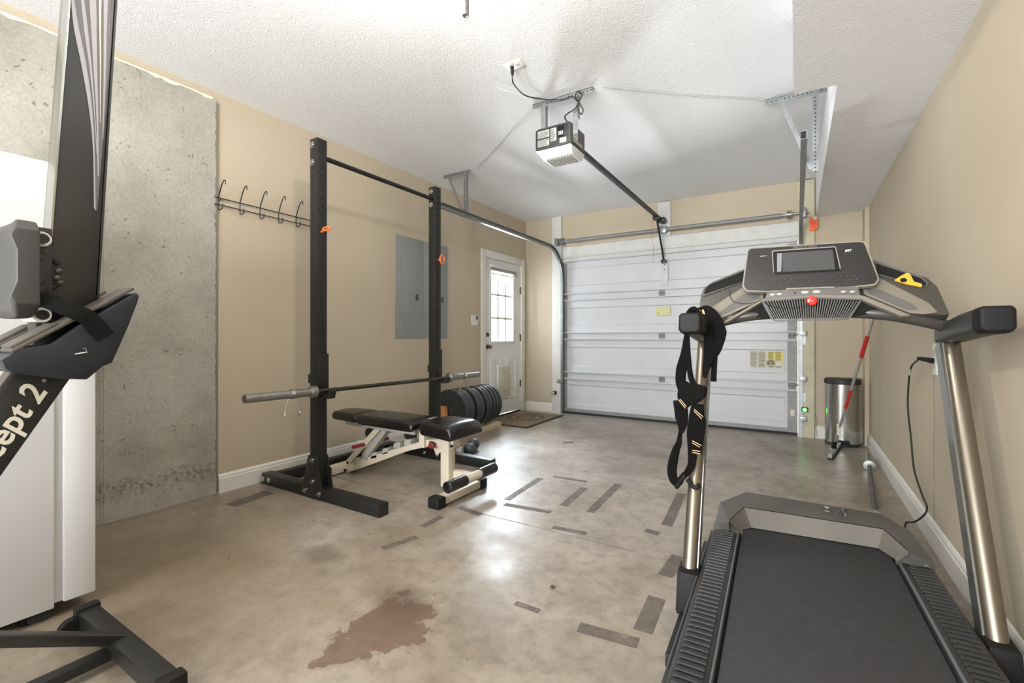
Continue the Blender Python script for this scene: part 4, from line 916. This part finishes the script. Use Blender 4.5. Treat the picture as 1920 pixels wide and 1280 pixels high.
# ------------------------------------------------------------ treadmill
PHI = 2.0; TM = Matrix.Translation((.075, 1.889, 0)) @ Matrix.Rotation(R(PHI), 4, 'Z')
tm = thing('treadmill', (.075, 1.889, 0), 'black and grey treadmill with screen console beside the right wall', 'treadmill', rz=R(PHI))
def T(x, y, z): return TM @ Vector((x, y, z))
def Bt(): return B(TM)
YE = -1.35   # rear end of the deck
Bt().box(-.33, .33, YE, .55, .05, .13).build('deck_board', 'black_plastic', tm, bevel=.004)
Bt().box(-.272, .272, YE+.05, .60, .155, .168).build('belt', 'belt', tm, bevel=.003)
Bt().cyl((-.272, YE+.05, .12), (.272, YE+.05, .12), .045, 24).build('rear_roller', 'belt', tm)
for s_ in (-1, 1):
    # foot rail: profile across x, ribbed on top
    prof = [(.278, .10), (.278, .166), (.284, .176), (.296, .181), (.375, .181), (.388, .174), (.395, .155), (.398, .09), (.385, .06), (.30, .06)]
    y1 = .425 if s_ < 0 else .445
    fr_ = Bt().loft([[(s_*x, y, z) for x, z in prof] for y in (YE, y1)]).build('foot_rail', 'rail_black', tm, bevel=.002)
    b = Bt(); y = YE+.04; k = 0
    while y < y1-.03:
        b.prism([(s_*.302, y, .1805), (s_*.302, y+.017, .1805), (s_*.302, y+.015, .1885), (s_*.302, y+.002, .1885)], (s_*.070, 0, 0)); y += .027
    b.build('grip_rib', 'rail_black', fr_, smooth=False, kind='stuff')
    b = Bt(); y = YE+.04
    while y < y1-.03: b.box(min(s_*.302, s_*.372), max(s_*.302, s_*.372), y+.017, y+.027, .1795, .1818); y += .027
    b.build('rib_groove', 'hole_black', fr_, smooth=False, kind='stuff')
    Bt().loft([[(s_*x, y, z) for x, z in ((.281, .1765), (.285, .180), (.288, .1815), (.284, .1815))] for y in (YE, y1)]).build('rail_edge', 'rail_edge', fr_, smooth=False)
    Bt().box(min(s_*.273, s_*.278), max(s_*.273, s_*.278), YE, .46, .10, .160).build('side_channel', 'hole_black', fr_, smooth=False)
    if s_ < 0: Bt().loft([[(s_*x, y, z) for x, z in ((.393, .168), (.397, .172), (.4, .165), (.397, .150))] for y in (YE, y1)]).build('outer_edge', 'rail_edge', fr_, smooth=False)
# base frame and rear feet
Bt().box(-.45, .45, -.02, .04, .0, .05).box(-.45, .45, .52, .58, 0.0, .05).box(-.45, -.41, -.35, .60, 0.0, .045).box(.41, .45, -.35, .60, 0.0, .045).build('floor_frame', 'black_steel', tm, bevel=.004)
for s_ in (-1, 1): Bt().box(s_*.36-.03, s_*.36+.03, YE+.02, YE+.08, 0, .06).build('rear_foot', 'black_plastic', tm, bevel=.006)
# motor hood
def arc(w0, w1, y0, y1, z, z2=None):   # from left rear, chamfers to the front edge and back
    z2 = z if z2 is None else z2
    return [(-w0, y0, z2), (-w1, y1, z), (w1, y1, z), (w0, y0, z2)]
ra = [(-.276, .455, .172), (-.276, .488, .172), (-.238, .545, .172), (.238, .575, .172), (.278, .488, .172), (.278, .455, .172)]
rb = [(-.322, .407, .232), (-.322, .425, .235), (-.270, .600, .246), (.262, .615, .246), (.310, .440, .235), (.310, .42, .232)]
rc = [(-.386, .455, .190), (-.378, .60, .25), (-.272, .80, .26), (.274, .775, .26), (.352, .64, .25), (.395, .47, .195)]
rd = [(-.398, .455, .05), (-.39, .62, .05), (-.285, .835, .05), (.29, .81, .05), (.40, .66, .05), (.405, .46, .05)]
hood = Bt()
rows = [[hood.v(p) for p in L_] for L_ in (rb, rc, rd)]
for k in range(2):
    for i in range(5): hood.f([rows[k][i], rows[k][i+1], rows[k+1][i+1], rows[k+1][i]])
hl = [hood.v(p) for p in ((-.322, .407, .05), (.310, .42, .05))]
hood.f([rows[0][0], rows[1][0], rows[2][0], hl[0]]); hood.f([rows[0][5], hl[1], rows[2][5], rows[1][5]])
ho = hood.build('motor_hood', 'treadmill_grey', tm, bevel=.006, seg=2)
b = Bt(); r0_ = [b.v(p) for p in ra]; r1_ = [b.v((p[0]*.995, p[1]-.003, p[2]-.002)) for p in rb]
for i in range(5): b.f([r0_[i], r0_[i+1], r1_[i+1], r1_[i]])
b.build('hood_rear_panel', 'hood_panel', ho, bevel=.003)
for s_ in (-1, 1):   # corner pieces that join the hood to the rails
    e = .425 if s_ < 0 else .445; w0 = .322 if s_ < 0 else .310
    Bt().loft([[(s_*.282, e, .10), (s_*.282, e, .178), (s_*.375, e, .184), (s_*.395, e, .15), (s_*.398, e, .08)], [(s_*.276, .475, .10), (s_*.276, .475, .176), (s_*w0, .475, .236), (s_*.388, .475, .20), (s_*.40, .475, .08)]]).build('hood_corner', 'treadmill_grey', ho, bevel=.002)
# uprights
for s_ in (-1, 1):
    loops = []
    for (y, z) in ((-.0, .10), (.446, 1.045)):
        cx = s_*.430; hw = .027; lp = []
        for k in range(12):   # rounded rear half, flat front
            a = R(180+180*k/11); lp.append((cx+hw*math.cos(a), y-.022+hw*math.sin(a), z))
        lp += [(cx+hw-.003, y+.040, z), (cx+hw-.008, y+.045, z), (cx-hw+.008, y+.045, z), (cx-hw+.003, y+.040, z)]
        loops.append(lp)
    upo = Bt().loft(loops).build('upright', 'upright_bronze', tm)
    Bt().obox((s_*.430-s_*.029, .015, .11), (s_*.430-s_*.029, .461, 1.04), (0, 1, 0), .062, .004).build('upright_flat_side', 'upright_flat', upo)
    Bt().loft([[(s_*.43+dx, y+dy, z) for dx, dy in ((-.036, -.058), (.036, -.058), (.040, .05), (-.040, .05))] for y, z in ((-.028, .03), (.008, .175))]).build('upright_socket', 'black_plastic', tm, bevel=.010)
# handles
for s_ in (-1, 1):
    def sec(y, z, w_, h_, cx): 
        return [(cx+w_*a, y, z+h_*c_) for a, c_ in ((-.5, -.32), (-.36, -.5), (.36, -.5), (.5, -.32), (.5, .36), (.40, .5), (-.40, .5), (-.5, .36))]
    cx = s_*.428
    Bt().loft([sec(.03, 1.118, .082, .078, cx), sec(.20, 1.105, .082, .076, cx), sec(.36, 1.085, .078, .070, cx), sec(.47, 1.07, .07, .06, cx)]).build('handle', 'rail_black', tm, bevel=.006, seg=3)
    Bt().loft([sec(-.005, 1.121, .072, .070, cx), sec(.004, 1.120, .083, .080, cx), sec(.055, 1.116, .084, .080, cx)]).build('handle_cap', 'black_plastic', tm, bevel=.006, seg=3)
# cross tube
def TP(u, v, y):   # pixel on treadmill-local plane y = const
    n = (TM.to_3x3() @ Vector((0, 1, 0))); return PP(u, v, T(0, y, 0), n)
ct = smoothpath([TP(1322, 614, .38), TP(1345, 605, .36), TP(1390, 594, .33), TP(1440, 588, .34), TP(1520, 584, .36), TP(1600, 585, .34), TP(1670, 590, .33), TP(1740, 603, .36), TP(1775, 612, .38)])
B().tube(ct, .023, 16).build('cross_tube', 'tube_dark', tm)
# console planes
NF = (TM.to_3x3() @ Vector((0, -math.cos(R(24)), math.sin(R(24))))).normalized()
PF = T(0, .33, 1.262)
def F(u, v, d=0): return PP(u, v, PF+NF*d, NF)
def rnd(pts, r=3, k=4):   # round pixel polygon corners
    out = []; n = len(pts)
    for i in range(n):
        a = Vector(pts[i-1]); b_ = Vector(pts[i]); c_ = Vector(pts[(i+1) % n])
        p = b_+(a-b_).normalized()*min(r, (a-b_).length/2.2); q_ = b_+(c_-b_).normalized()*min(r, (c_-b_).length/2.2)
        for j in range(k+1): t = j/k; out.append((1-t)**2*p+2*t*(1-t)*b_+t*t*q_)
    return out
face = [(1403, 469), (1408, 466), (1612, 453), (1620, 455), (1646, 522), (1640, 531), (1600, 535), (1440, 544), (1400, 543), (1394, 534)]
edge = [(1401, 467), (1408, 464.5), (1614, 451), (1623, 453.5), (1649, 523), (1642, 534), (1600, 538.5), (1440, 546.5), (1399, 546), (1391.5, 536)]
cf = B().prism([F(*p) for p in rnd(face)], -NF*.03).build('console_face', 'console_face', tm, bevel=.002)
B().prism([F(*p, -.004) for p in rnd(edge)], -NF*.022).build('face_rim', 'console_edge', cf, bevel=.0015)
B().prism([F(*p, .0) for p in rnd([(1447, 470), (1567, 462), (1577, 505), (1450, 512)], 4)], NF*.0022).build('screen_trim', 'console_edge', cf, smooth=False)
sb = B().prism([F(*p, .0022) for p in rnd([(1449, 471.5), (1565.5, 463.5), (1575, 507), (1451.5, 514)], 3)], NF*.0012).build('screen_bezel', 'screen_bezel', cf, smooth=False)
B().prism([F(*p, .0034) for p in [(1466, 474.5), (1561, 467.5), (1566, 505), (1468, 509.5)]], NF*.0006).build('screen', 'screen', sb, smooth=False)
B().prism([F(*p, .0034) for p in [(1457, 475), (1466, 474.3), (1465, 509), (1457, 509.5)]], NF*.0005).build('screen_film_strip', 'screen_strip', sb, smooth=False)
exF = (F(1600, 530)-F(1440, 539)).normalized(); eyF = NF.cross(exF)
text('PRO-FORM', F(1508, 463.5, .0008), (F(1560, 460)-F(1460, 467)), eyF, .0175, 'logo_text', 'control_strip', cf, .0006, .2)
text('iFIT', F(1590, 470, .0008), exF, eyF, .0135, 'logo_text', 'outlet_white', cf, .0005, .2)
text('BLUETOOTH', F(1431, 480, .0008), exF, eyF, .0042, 'logo_text', 'outlet_white', cf, .0001)
b = B()
for (ua, va, ub, vb, n) in ((1418, 527, 1602, 517, 15), (1428, 532.5, 1606, 524, 15)):
    for k in range(n):
        t = k/(n-1); p = F(ua+(ub-ua)*t, va+(vb-va)*t); b.cyl(p, p+NF*.0016, .0045, 10)
b.build('button_row', 'button_dark', cf, kind='stuff')
b = B()
for k in range(15):
    p = F(1418+184*k/14, 527-10*k/14); b.obox(p+NF*.0018-exF*.0015, p+NF*.0018+exF*.0015, eyF, .0012, .0004)
    p = F(1428+178*k/14, 532.5-8.5*k/14); b.obox(p+NF*.0018-exF*.0015, p+NF*.0018+exF*.0015, eyF, .0012, .0004)
b.build('button_print', 'label_grey', cf, smooth=False, kind='stuff')
# side trays: shells, recesses, tan panels (mirrored pair traced on the console plane)
PT_ = T(0, .35, 1.20); NTr = (TM.to_3x3() @ Vector((0, -math.cos(R(30)), math.sin(R(30))))).normalized()
def G(u, v, d=0): return PP(u, v, PT_+NTr*d, NTr)
sides = [
 ([(1310, 590), (1313, 560), (1318, 541), (1334, 529), (1399, 502), (1425, 498), (1425, 545), (1440, 548), (1352, 604), (1330, 603)],
  [(1320, 553), (1322, 545), (1330, 535), (1397, 508), (1400, 522), (1400, 526), (1360, 540), (1322, 553)],
  [(1323, 590), (1326, 583), (1392, 540), (1432, 545), (1432, 562), (1352, 598), (1330, 597)],
  [(1345, 590), (1392, 552), (1426, 550), (1424, 558), (1360, 588)]),
 ([(1782, 590), (1768, 560), (1758, 537), (1738, 520), (1637, 489), (1612, 486), (1612, 540), (1600, 545), (1700, 588), (1740, 589)],
  [(1733, 538), (1738, 533), (1726, 522), (1641, 494), (1643, 508), (1646, 516), (1690, 528), (1722, 538)],
  [(1758, 587), (1742, 570), (1650, 523), (1615, 535), (1620, 553), (1705, 588), (1730, 590)],
  [(1722, 580), (1712, 570), (1650, 543), (1622, 540), (1628, 550), (1700, 581)])]
for k, (o1, rec, tan, inn) in enumerate(sides):
    sh = B().prism([G(*p) for p in rnd(o1, 6)], -NTr*.05).build('tray_shell', 'console_shell', tm, bevel=.003)
    B().ring([G(*p, .0005) for p in rnd([(u+(u-1360 if k == 0 else u-1690)*.05, v+(v-532)*.14) for u, v in rec], 2)], [G(*p, .0005) for p in rnd(rec, 2)], NTr*.006).build('tray_rim', 'treadmill_grey', sh, smooth=False)
    B().prism([G(*p, .0004) for p in rnd(rec, 2)], NTr*.0012).build('tray_well', 'hole_black', sh, smooth=False)
    B().prism([G(*p, .0006) for p in rnd(tan, 3)], NTr*.006).build('side_panel', 'tray_tan', sh, bevel=.002)
    B().prism([G(*p, .0066) for p in rnd(inn, 3)], NTr*.0012).build('panel_inset', 'treadmill_grey', sh, smooth=False)
# lower control strip
low = [(1352, 605), (1420, 566), (1436, 558), (1520, 551), (1606, 551), (1625, 556), (1708, 591), (1690, 592), (1612, 560), (1520, 556), (1432, 563), (1362, 604)]
GL = lambda u, v, d=0: PP(u, v, T(0, .315, 1.24)+NF*d, NF)
B().prism([GL(*p) for p in low], -NF*.02).build('lower_arch', 'tray_tan', tm, bevel=.001)
cs = B().prism([GL(*p, .001) for p in rnd([(1434, 560), (1438, 548), (1480, 541), (1600, 536), (1610, 539), (1613, 553), (1520, 552.5)], 2)], -NF*.03).build('control_strip', 'control_strip', tm, bevel=.001)
B().obox(GL(1474, 541.5, .002), GL(1564, 538.5, .002), eyF, .0055, .004).build('slider_groove', 'console_edge', cs, smooth=False)
for (u, v, m_, r_) in ((1509, 548, 'button_pale', .013), (1531, 547, 'button_pale', .013), (1448, 552.5, 'label_grey', .010), (1461, 551.5, 'label_grey', .010), (1581, 547, 'label_grey', .009), (1598, 547, 'label_grey', .009), (1490, 549.5, 'button_dark', .005)):
    p = GL(u, v, .001); b = B(); b.prism([p+exF*r_*math.cos(R(a))+eyF*r_*.5*math.sin(R(a)) for a in range(0, 360, 24)], NF*.002); b.build('button', m_, cs)
# dark underside + grille
GY = lambda u, v, d=0: TP(u, v, .30-d)
B().prism([GY(*p, -.012) for p in [(1372, 592), (1425, 562), (1520, 555), (1618, 560), (1690, 585), (1640, 588), (1590, 594), (1450, 597)]], TM.to_3x3() @ Vector((0, .07, 0))).build('console_underbody', 'hole_black', tm, bevel=.002)
go = [(1426, 562), (1520, 556), (1618, 560), (1594, 597), (1588, 600), (1452, 602), (1446, 599)]; gi = [(1432, 565), (1520, 559), (1613, 562.5), (1590, 595), (1586, 597.5), (1454, 599.5), (1450, 597)]
gr = B().ring([GY(*p) for p in go], [GY(*p) for p in gi], TM.to_3x3() @ Vector((0, .012, 0))).build('speaker_grille', 'console_shell', tm, smooth=False)
b = B()
for k in range(36):
    t = (k+.5)/36; ut = 1430+184*t; ub = 1452+138*t; vt = 565-6*math.sin(math.pi*t)
    p = GY(ut, vt, -.003); p2_ = GY(ub, 598.5 if 1 else 0, -.003); b.obox(p, p2_, exF, .0038, .006)
b.build('grille_slat', 'console_shell', gr, smooth=False, kind='stuff')
# safety key with its string
kp = GY(1522, 564, .012)
B().lathe(kp, TM.to_3x3() @ Vector((0, -1, 0)), [(0, .006), (0, .017), (.006, .019), (.012, .015), (.014, .007), (.010, .005)], 20).build('safety_key', 'key_red', tm)
B().tube(smoothpath([GY(1521, 566, .03), GY(1505, 574, .022), GY(1475, 577, .015), GY(1445, 574, .012), GY(1436, 568, .02), G(1418, 566, .012), G(1400, 569, .012), G(1376, 565, .012), G(1368, 552, .014), G(1366, 541, .014)]), .0014, 6).build('key_string', 'cable_black', tm)
# yellow tool lying in the right tray
yt = thing('yellow_plastic_tool', G(1708, 538, 0), 'yellow orange plastic tool with a round hole in the right console tray', 'plastic tool')
yo = [(1676, 527), (1690, 518), (1701, 513), (1706, 516), (1713, 530), (1728, 534), (1728, 539.5), (1700, 534)]
B().prism([G(*p, .004) for p in rnd(yo, 2)], NTr*.008).build('body', 'yellow_tool', yt, bevel=.001)
ph = G(1694, 525, .012); B().cyl(ph, ph+NTr*.0008, .0105, 16).build('hole', 'hole_black', yt)
# allen keys on the hood
def hz(u, v): return PZ(u, v, .268)
tag(B().tube([hz(1567, 962), hz(1585, 951), hz(1585, 952), hz(1579, 958), hz(1586, 962), hz(1585, 966)], .0035, 6).build('allen_key', 'zinc'), 'larger bent steel hex key lying on the treadmill hood', 'hex key', 'hex keys on the hood')
tag(B().tube([hz(1546, 950), hz(1555, 952), hz(1547, 957.5), hz(1555, 959)], .0026, 6).build('allen_key', 'zinc'), 'smaller z shaped steel hex key on the treadmill hood', 'hex key', 'hex keys on the hood')

# ------------------------------------------------------------ harness on the left handle
hn = thing('weight_harness', T(-.41, .1, 1.16), 'black padded strap harness with tan stripes hanging on the treadmill handle', 'harness')
W = lambda u, v, y=1.985: PY(u, v, y)
def rib(pts, w_, name='strap', t=.010, wd=(1, .3, 0), m='webbing', par=None):
    return B().ribbon(smoothpath(pts, 5), wd, w_ if not isinstance(w_, list) else sum([[w_[i]+(w_[i+1]-w_[i])*j/5 for j in range(5)] for i in range(len(w_)-1)], [])+[w_[-1]], t).build(name, m, par or hn)
rib([W(1290, 600, 2.12), W(1300, 585, 2.12), W(1315, 583, 2.12), W(1330, 590, 2.12), W(1338, 610, 2.09), W(1336, 640, 2.05), W(1330, 668, 2.02), W(1324, 690, 2.0), W(1321, 708, 2.0)], [.04, .05, .06, .07, .08, .066, .045, .028, .012], 'shoulder_pad', .022)
rib([W(1342, 600, 2.08), W(1350, 622, 2.06), W(1346, 650, 2.04), W(1342, 665, 2.03)], [.04, .05, .035, .02], 'back_pad', .02)
rib([W(1341, 655, 2.02), W(1339, 690, 2.02), W(1338, 715, 2.02)], .022, 'loose_strap', .005)
rib([W(1288, 626, 2.0), W(1284, 660), W(1278, 690), W(1276, 715), W(1280, 733)], [.02, .03, .042, .04, .03], 'side_strap', .012)
rib([W(1290, 630, 1.99), W(1291, 670), W(1295, 705), W(1303, 722), W(1318, 728)], [.012, .02, .022, .022, .03], 'side_strap', .010)
o_ = [(1273, 716), (1283, 714), (1292, 720), (1303, 724), (1318, 723), (1324, 728), (1322, 745), (1308, 757), (1297, 758), (1285, 768), (1272, 764), (1269, 740)]
B().prism([W(*p, 1.975) for p in rnd(o_, 4)], (.0, .035, 0)).build('neck_pad', 'webbing', hn, bevel=.008, seg=3)
rib([W(1275, 750), W(1278, 780), W(1279, 798), W(1277, 812)], [.055, .052, .035, .014], 'side_strap', .014)
rib([W(1276, 806), W(1273, 830), W(1268, 842), W(1262, 865), W(1260, 885), W(1264, 900), W(1272, 905), W(1280, 893), W(1290, 884), W(1297, 868), W(1298, 840), W(1300, 810), W(1306, 780), W(1308, 757)], [.012, .024, .03, .038, .038, .036, .03, .022, .028, .03, .036, .05, .058, .045], 'waist_strap', .012)
rib([W(1305, 768), W(1314, 790), W(1312, 815), W(1308, 850)], [.04, .04, .035, .03], 'side_strap', .010)
for (a, c_) in (((1272, 749), (1285, 765)), ((1275, 748), (1287, 762)), ((1301, 770), (1316, 785)), ((1302, 767), (1318, 781)), ((1298, 826), (1315, 835)), ((1298, 830), (1312, 838)), ((1298, 844), (1313, 846)), ((1298, 848), (1313, 850.5))):
    B().tube([W(*a, 1.968), W(*c_, 1.968)], .0017, 6).build('tan_stripe', 'tan_stripe', hn)
for (u, v) in ((1311, 582), (1318, 582)): B().tube(smoothpath([W(u-1, 590, 2.105), W(u, 581, 2.105), W(u+3, 589, 2.10)]), .003, 6).build('tan_stripe', 'tan_stripe', hn)
B().tube(smoothpath([W(1268, 914, 1.965), W(1276, 902, 1.962), W(1283, 893, 1.962), (W(1284, 896, 1.962))]), [.006]*16 if 0 else .009, 8).build('buckle', 'black_plastic', hn)
B().tube(smoothpath([W(1289, 898, 1.965), W(1297, 910, 1.965), W(1306, 914, 1.965), W(1311, 908, 1.965)]), .009, 8).build('buckle', 'black_plastic', hn)

# ------------------------------------------------------------ right side: trash can, squeegee, floor barbell, cord, outlet
tc = thing('trash_can', (.385, 5.56, 0), 'chrome step trash can with black lid in the back corner', 'trash can')
def oval(cx, cy, rx, ry, z, n=40, flat=.6): return [(cx+rx*math.cos(2*math.pi*k/n), cy+(ry*math.sin(2*math.pi*k/n) if math.sin(2*math.pi*k/n) < 0 else ry*flat*math.sin(2*math.pi*k/n)), z) for k in range(n)]
CXY = (.385, 5.60)
B().loft([oval(*CXY, .145, .14, .025), oval(*CXY, .145, .14, .60)]).build('body', 'chrome', tc)
B().loft([oval(*CXY, .147, .142, .0), oval(*CXY, .147, .142, .028)]).build('base_ring', 'lid_black', tc)
B().loft([oval(*CXY, .150, .146, .60), oval(*CXY, .153, .149, .615), oval(*CXY, .153, .149, .64), oval(*CXY, .140, .136, .655)]).build('lid', 'lid_black', tc)
B().box(.34, .43, 5.44, 5.48, .03, .06).box(.345, .425, 5.40, 5.45, .03, .04).build('pedal', 'black_plastic', tc, bevel=.004)
# squeegee broom
sq = thing('floor_squeegee', (.30, 5.1, 0), 'red and silver pole floor squeegee leaning in the corner', 'squeegee')
pb0 = PZ(1563, 838, .06); pt0 = PX(1648, 560, .565)
dd = (pt0-pb0).normalized()
def at_v(u, v):   # parameter on the pole nearest the given pixel
    best = min(range(0, 401), key=lambda k: abs((lambda p: VH-FPX*(p.z-CAM_H)/((p.x*-_S+p.y*_C)))(pb0+(pt0-pb0)*k/400)-v)); return pb0+(pt0-pb0)*best/400
B().cyl(pb0, pt0, .0115, 16).build('pole', 'broom_pole', sq)
B().cyl(at_v(0, 670), at_v(0, 630), .0165, 16).build('grip', 'red_paint', sq)
B().cyl(at_v(0, 765), at_v(0, 731), .0122, 16).build('printed_band', 'red_paint', sq)
B().cyl(pb0-dd*.01, pb0+dd*.06, .018, 12).build('socket', 'black_plastic', sq)
h0 = PZ(1556, 862, .0); h1 = PZ(1574, 838, .0)
B().obox(h0+Vector((0, 0, .030)), h1+Vector((0, 0, .030)), (0, 0, 1), .035, .03).build('head', 'squeegee_head', sq, bevel=.004)
B().obox(h0+Vector((0, 0, .008)), h1+Vector((0, 0, .008)), (0, 0, 1), .016, .038).build('rubber_blade', 'mat_edge', sq)
B().obox(h0*.5+h1*.5+Vector((0, 0, .045)), pb0+Vector((0, 0, .01)), (1, 0, 0), .03, .02).build('head_joint', 'black_plastic', sq)
gl_ = at_v(0, 805); B().box(gl_.x-.018, gl_.x+.018, gl_.y-.016, gl_.y-.013, gl_.z-.05, gl_.z+.05).build('paper_label', 'paper', sq)
# barbell on the floor along the wall
b2 = thing('floor_barbell', (.43, 3.9, 0), 'second steel barbell lying on the floor along the right wall', 'barbell')
e0 = Vector((.355, 2.93, .040)); e1 = Vector((.522, 5.0, .040)); d = (e1-e0).normalized()
B().cyl(e0+d*.40, e1-d*.40, .014, 14).build('shaft', 'bar_steel', b2)
for a, s_ in ((e0, 1), (e1, -1)): B().lathe(a, d*s_, [(0, .025), (.375, .025), (.377, .040), (.400, .040), (.403, .02)], 24).build('sleeve', 'zinc', b2)
for k in (.52, .75, .98, 1.3, 1.5): B().cyl(e0+d*k, e0+d*(k+.12), .0146, 14).build('knurling', 'opener_body', b2)
# outlet on the right wall and treadmill cord
ou = thing('wall_outlet', (XR, 3.19, .90), 'outlet plate on the right wall behind the treadmill upright', 'outlet')
B().box(XR-.006, XR, 3.06, 3.135, .875, 1.03).build('plate', 'outlet_white', ou, bevel=.002)
for z in (.92, .985): B().box(XR-.008, XR-.006, 3.08, 3.115, z-.015, z+.015).build('socket', 'label_grey', ou)
tcd = thing('treadmill_power_cord', (XR-.02, 3.3, .5), 'black power cord hanging from the right wall outlet', 'cord')
B().cyl((XR-.008, 3.10, .945), (XR-.05, 3.20, .953), .014, 12, .009).build('plug', 'black_plastic', tcd)
path = [(XR-.05, 3.20, .953), PX(1722, 674, .55), PX(1710, 685, .555), PX(1705, 705, .56), PX(1702, 760, .565), PX(1708, 820, .565), PX(1714, 880, .565), PX(1730, 930, .56), PX(1738, 950, .55), PX(1733, 965, .535), PX(1715, 978, .515), PX(1697, 984, .49), Vector((.44, 2.82, .03))]
B().tube(smoothpath(path), .0048, 8).build('cord', 'cable_black', tcd)
pt_ = PX(1709, 696, .555); B().box(pt_.x-.012, pt_.x-.009, pt_.y-.028, pt_.y+.012, pt_.z-.022, pt_.z+.014).build('cord_label', 'label_grey', tcd)
tag(B().tube(smoothpath([PZ(1056, 830, .004), PZ(1061, 828.5, .006), PZ(1067, 828.5, .005), PZ(1075, 828, .004)]), .003, 6).build('twig', 'joint_dark'), 'tiny dark twig on the floor in front of the garage door', 'twig')
lf = PZ(1036, 1100, .003); tag(B().prism([lf+Vector(p) for p in ((-.012, 0, 0), (-.004, .010, .002), (.008, .009, 0), (.013, 0, .003), (.004, -.010, 0), (-.008, -.008, .002))], (0, 0, .002)).build('leaf_fragment', 'rust_cap'), 'small brown leaf fragment alone in the middle of the floor', 'leaf')
for o_ in bpy.data.objects:
    if o_.type == 'MESH' and o_.data and len(o_.data.polygons) == 0: print('EMPTY MESH', o_.name)
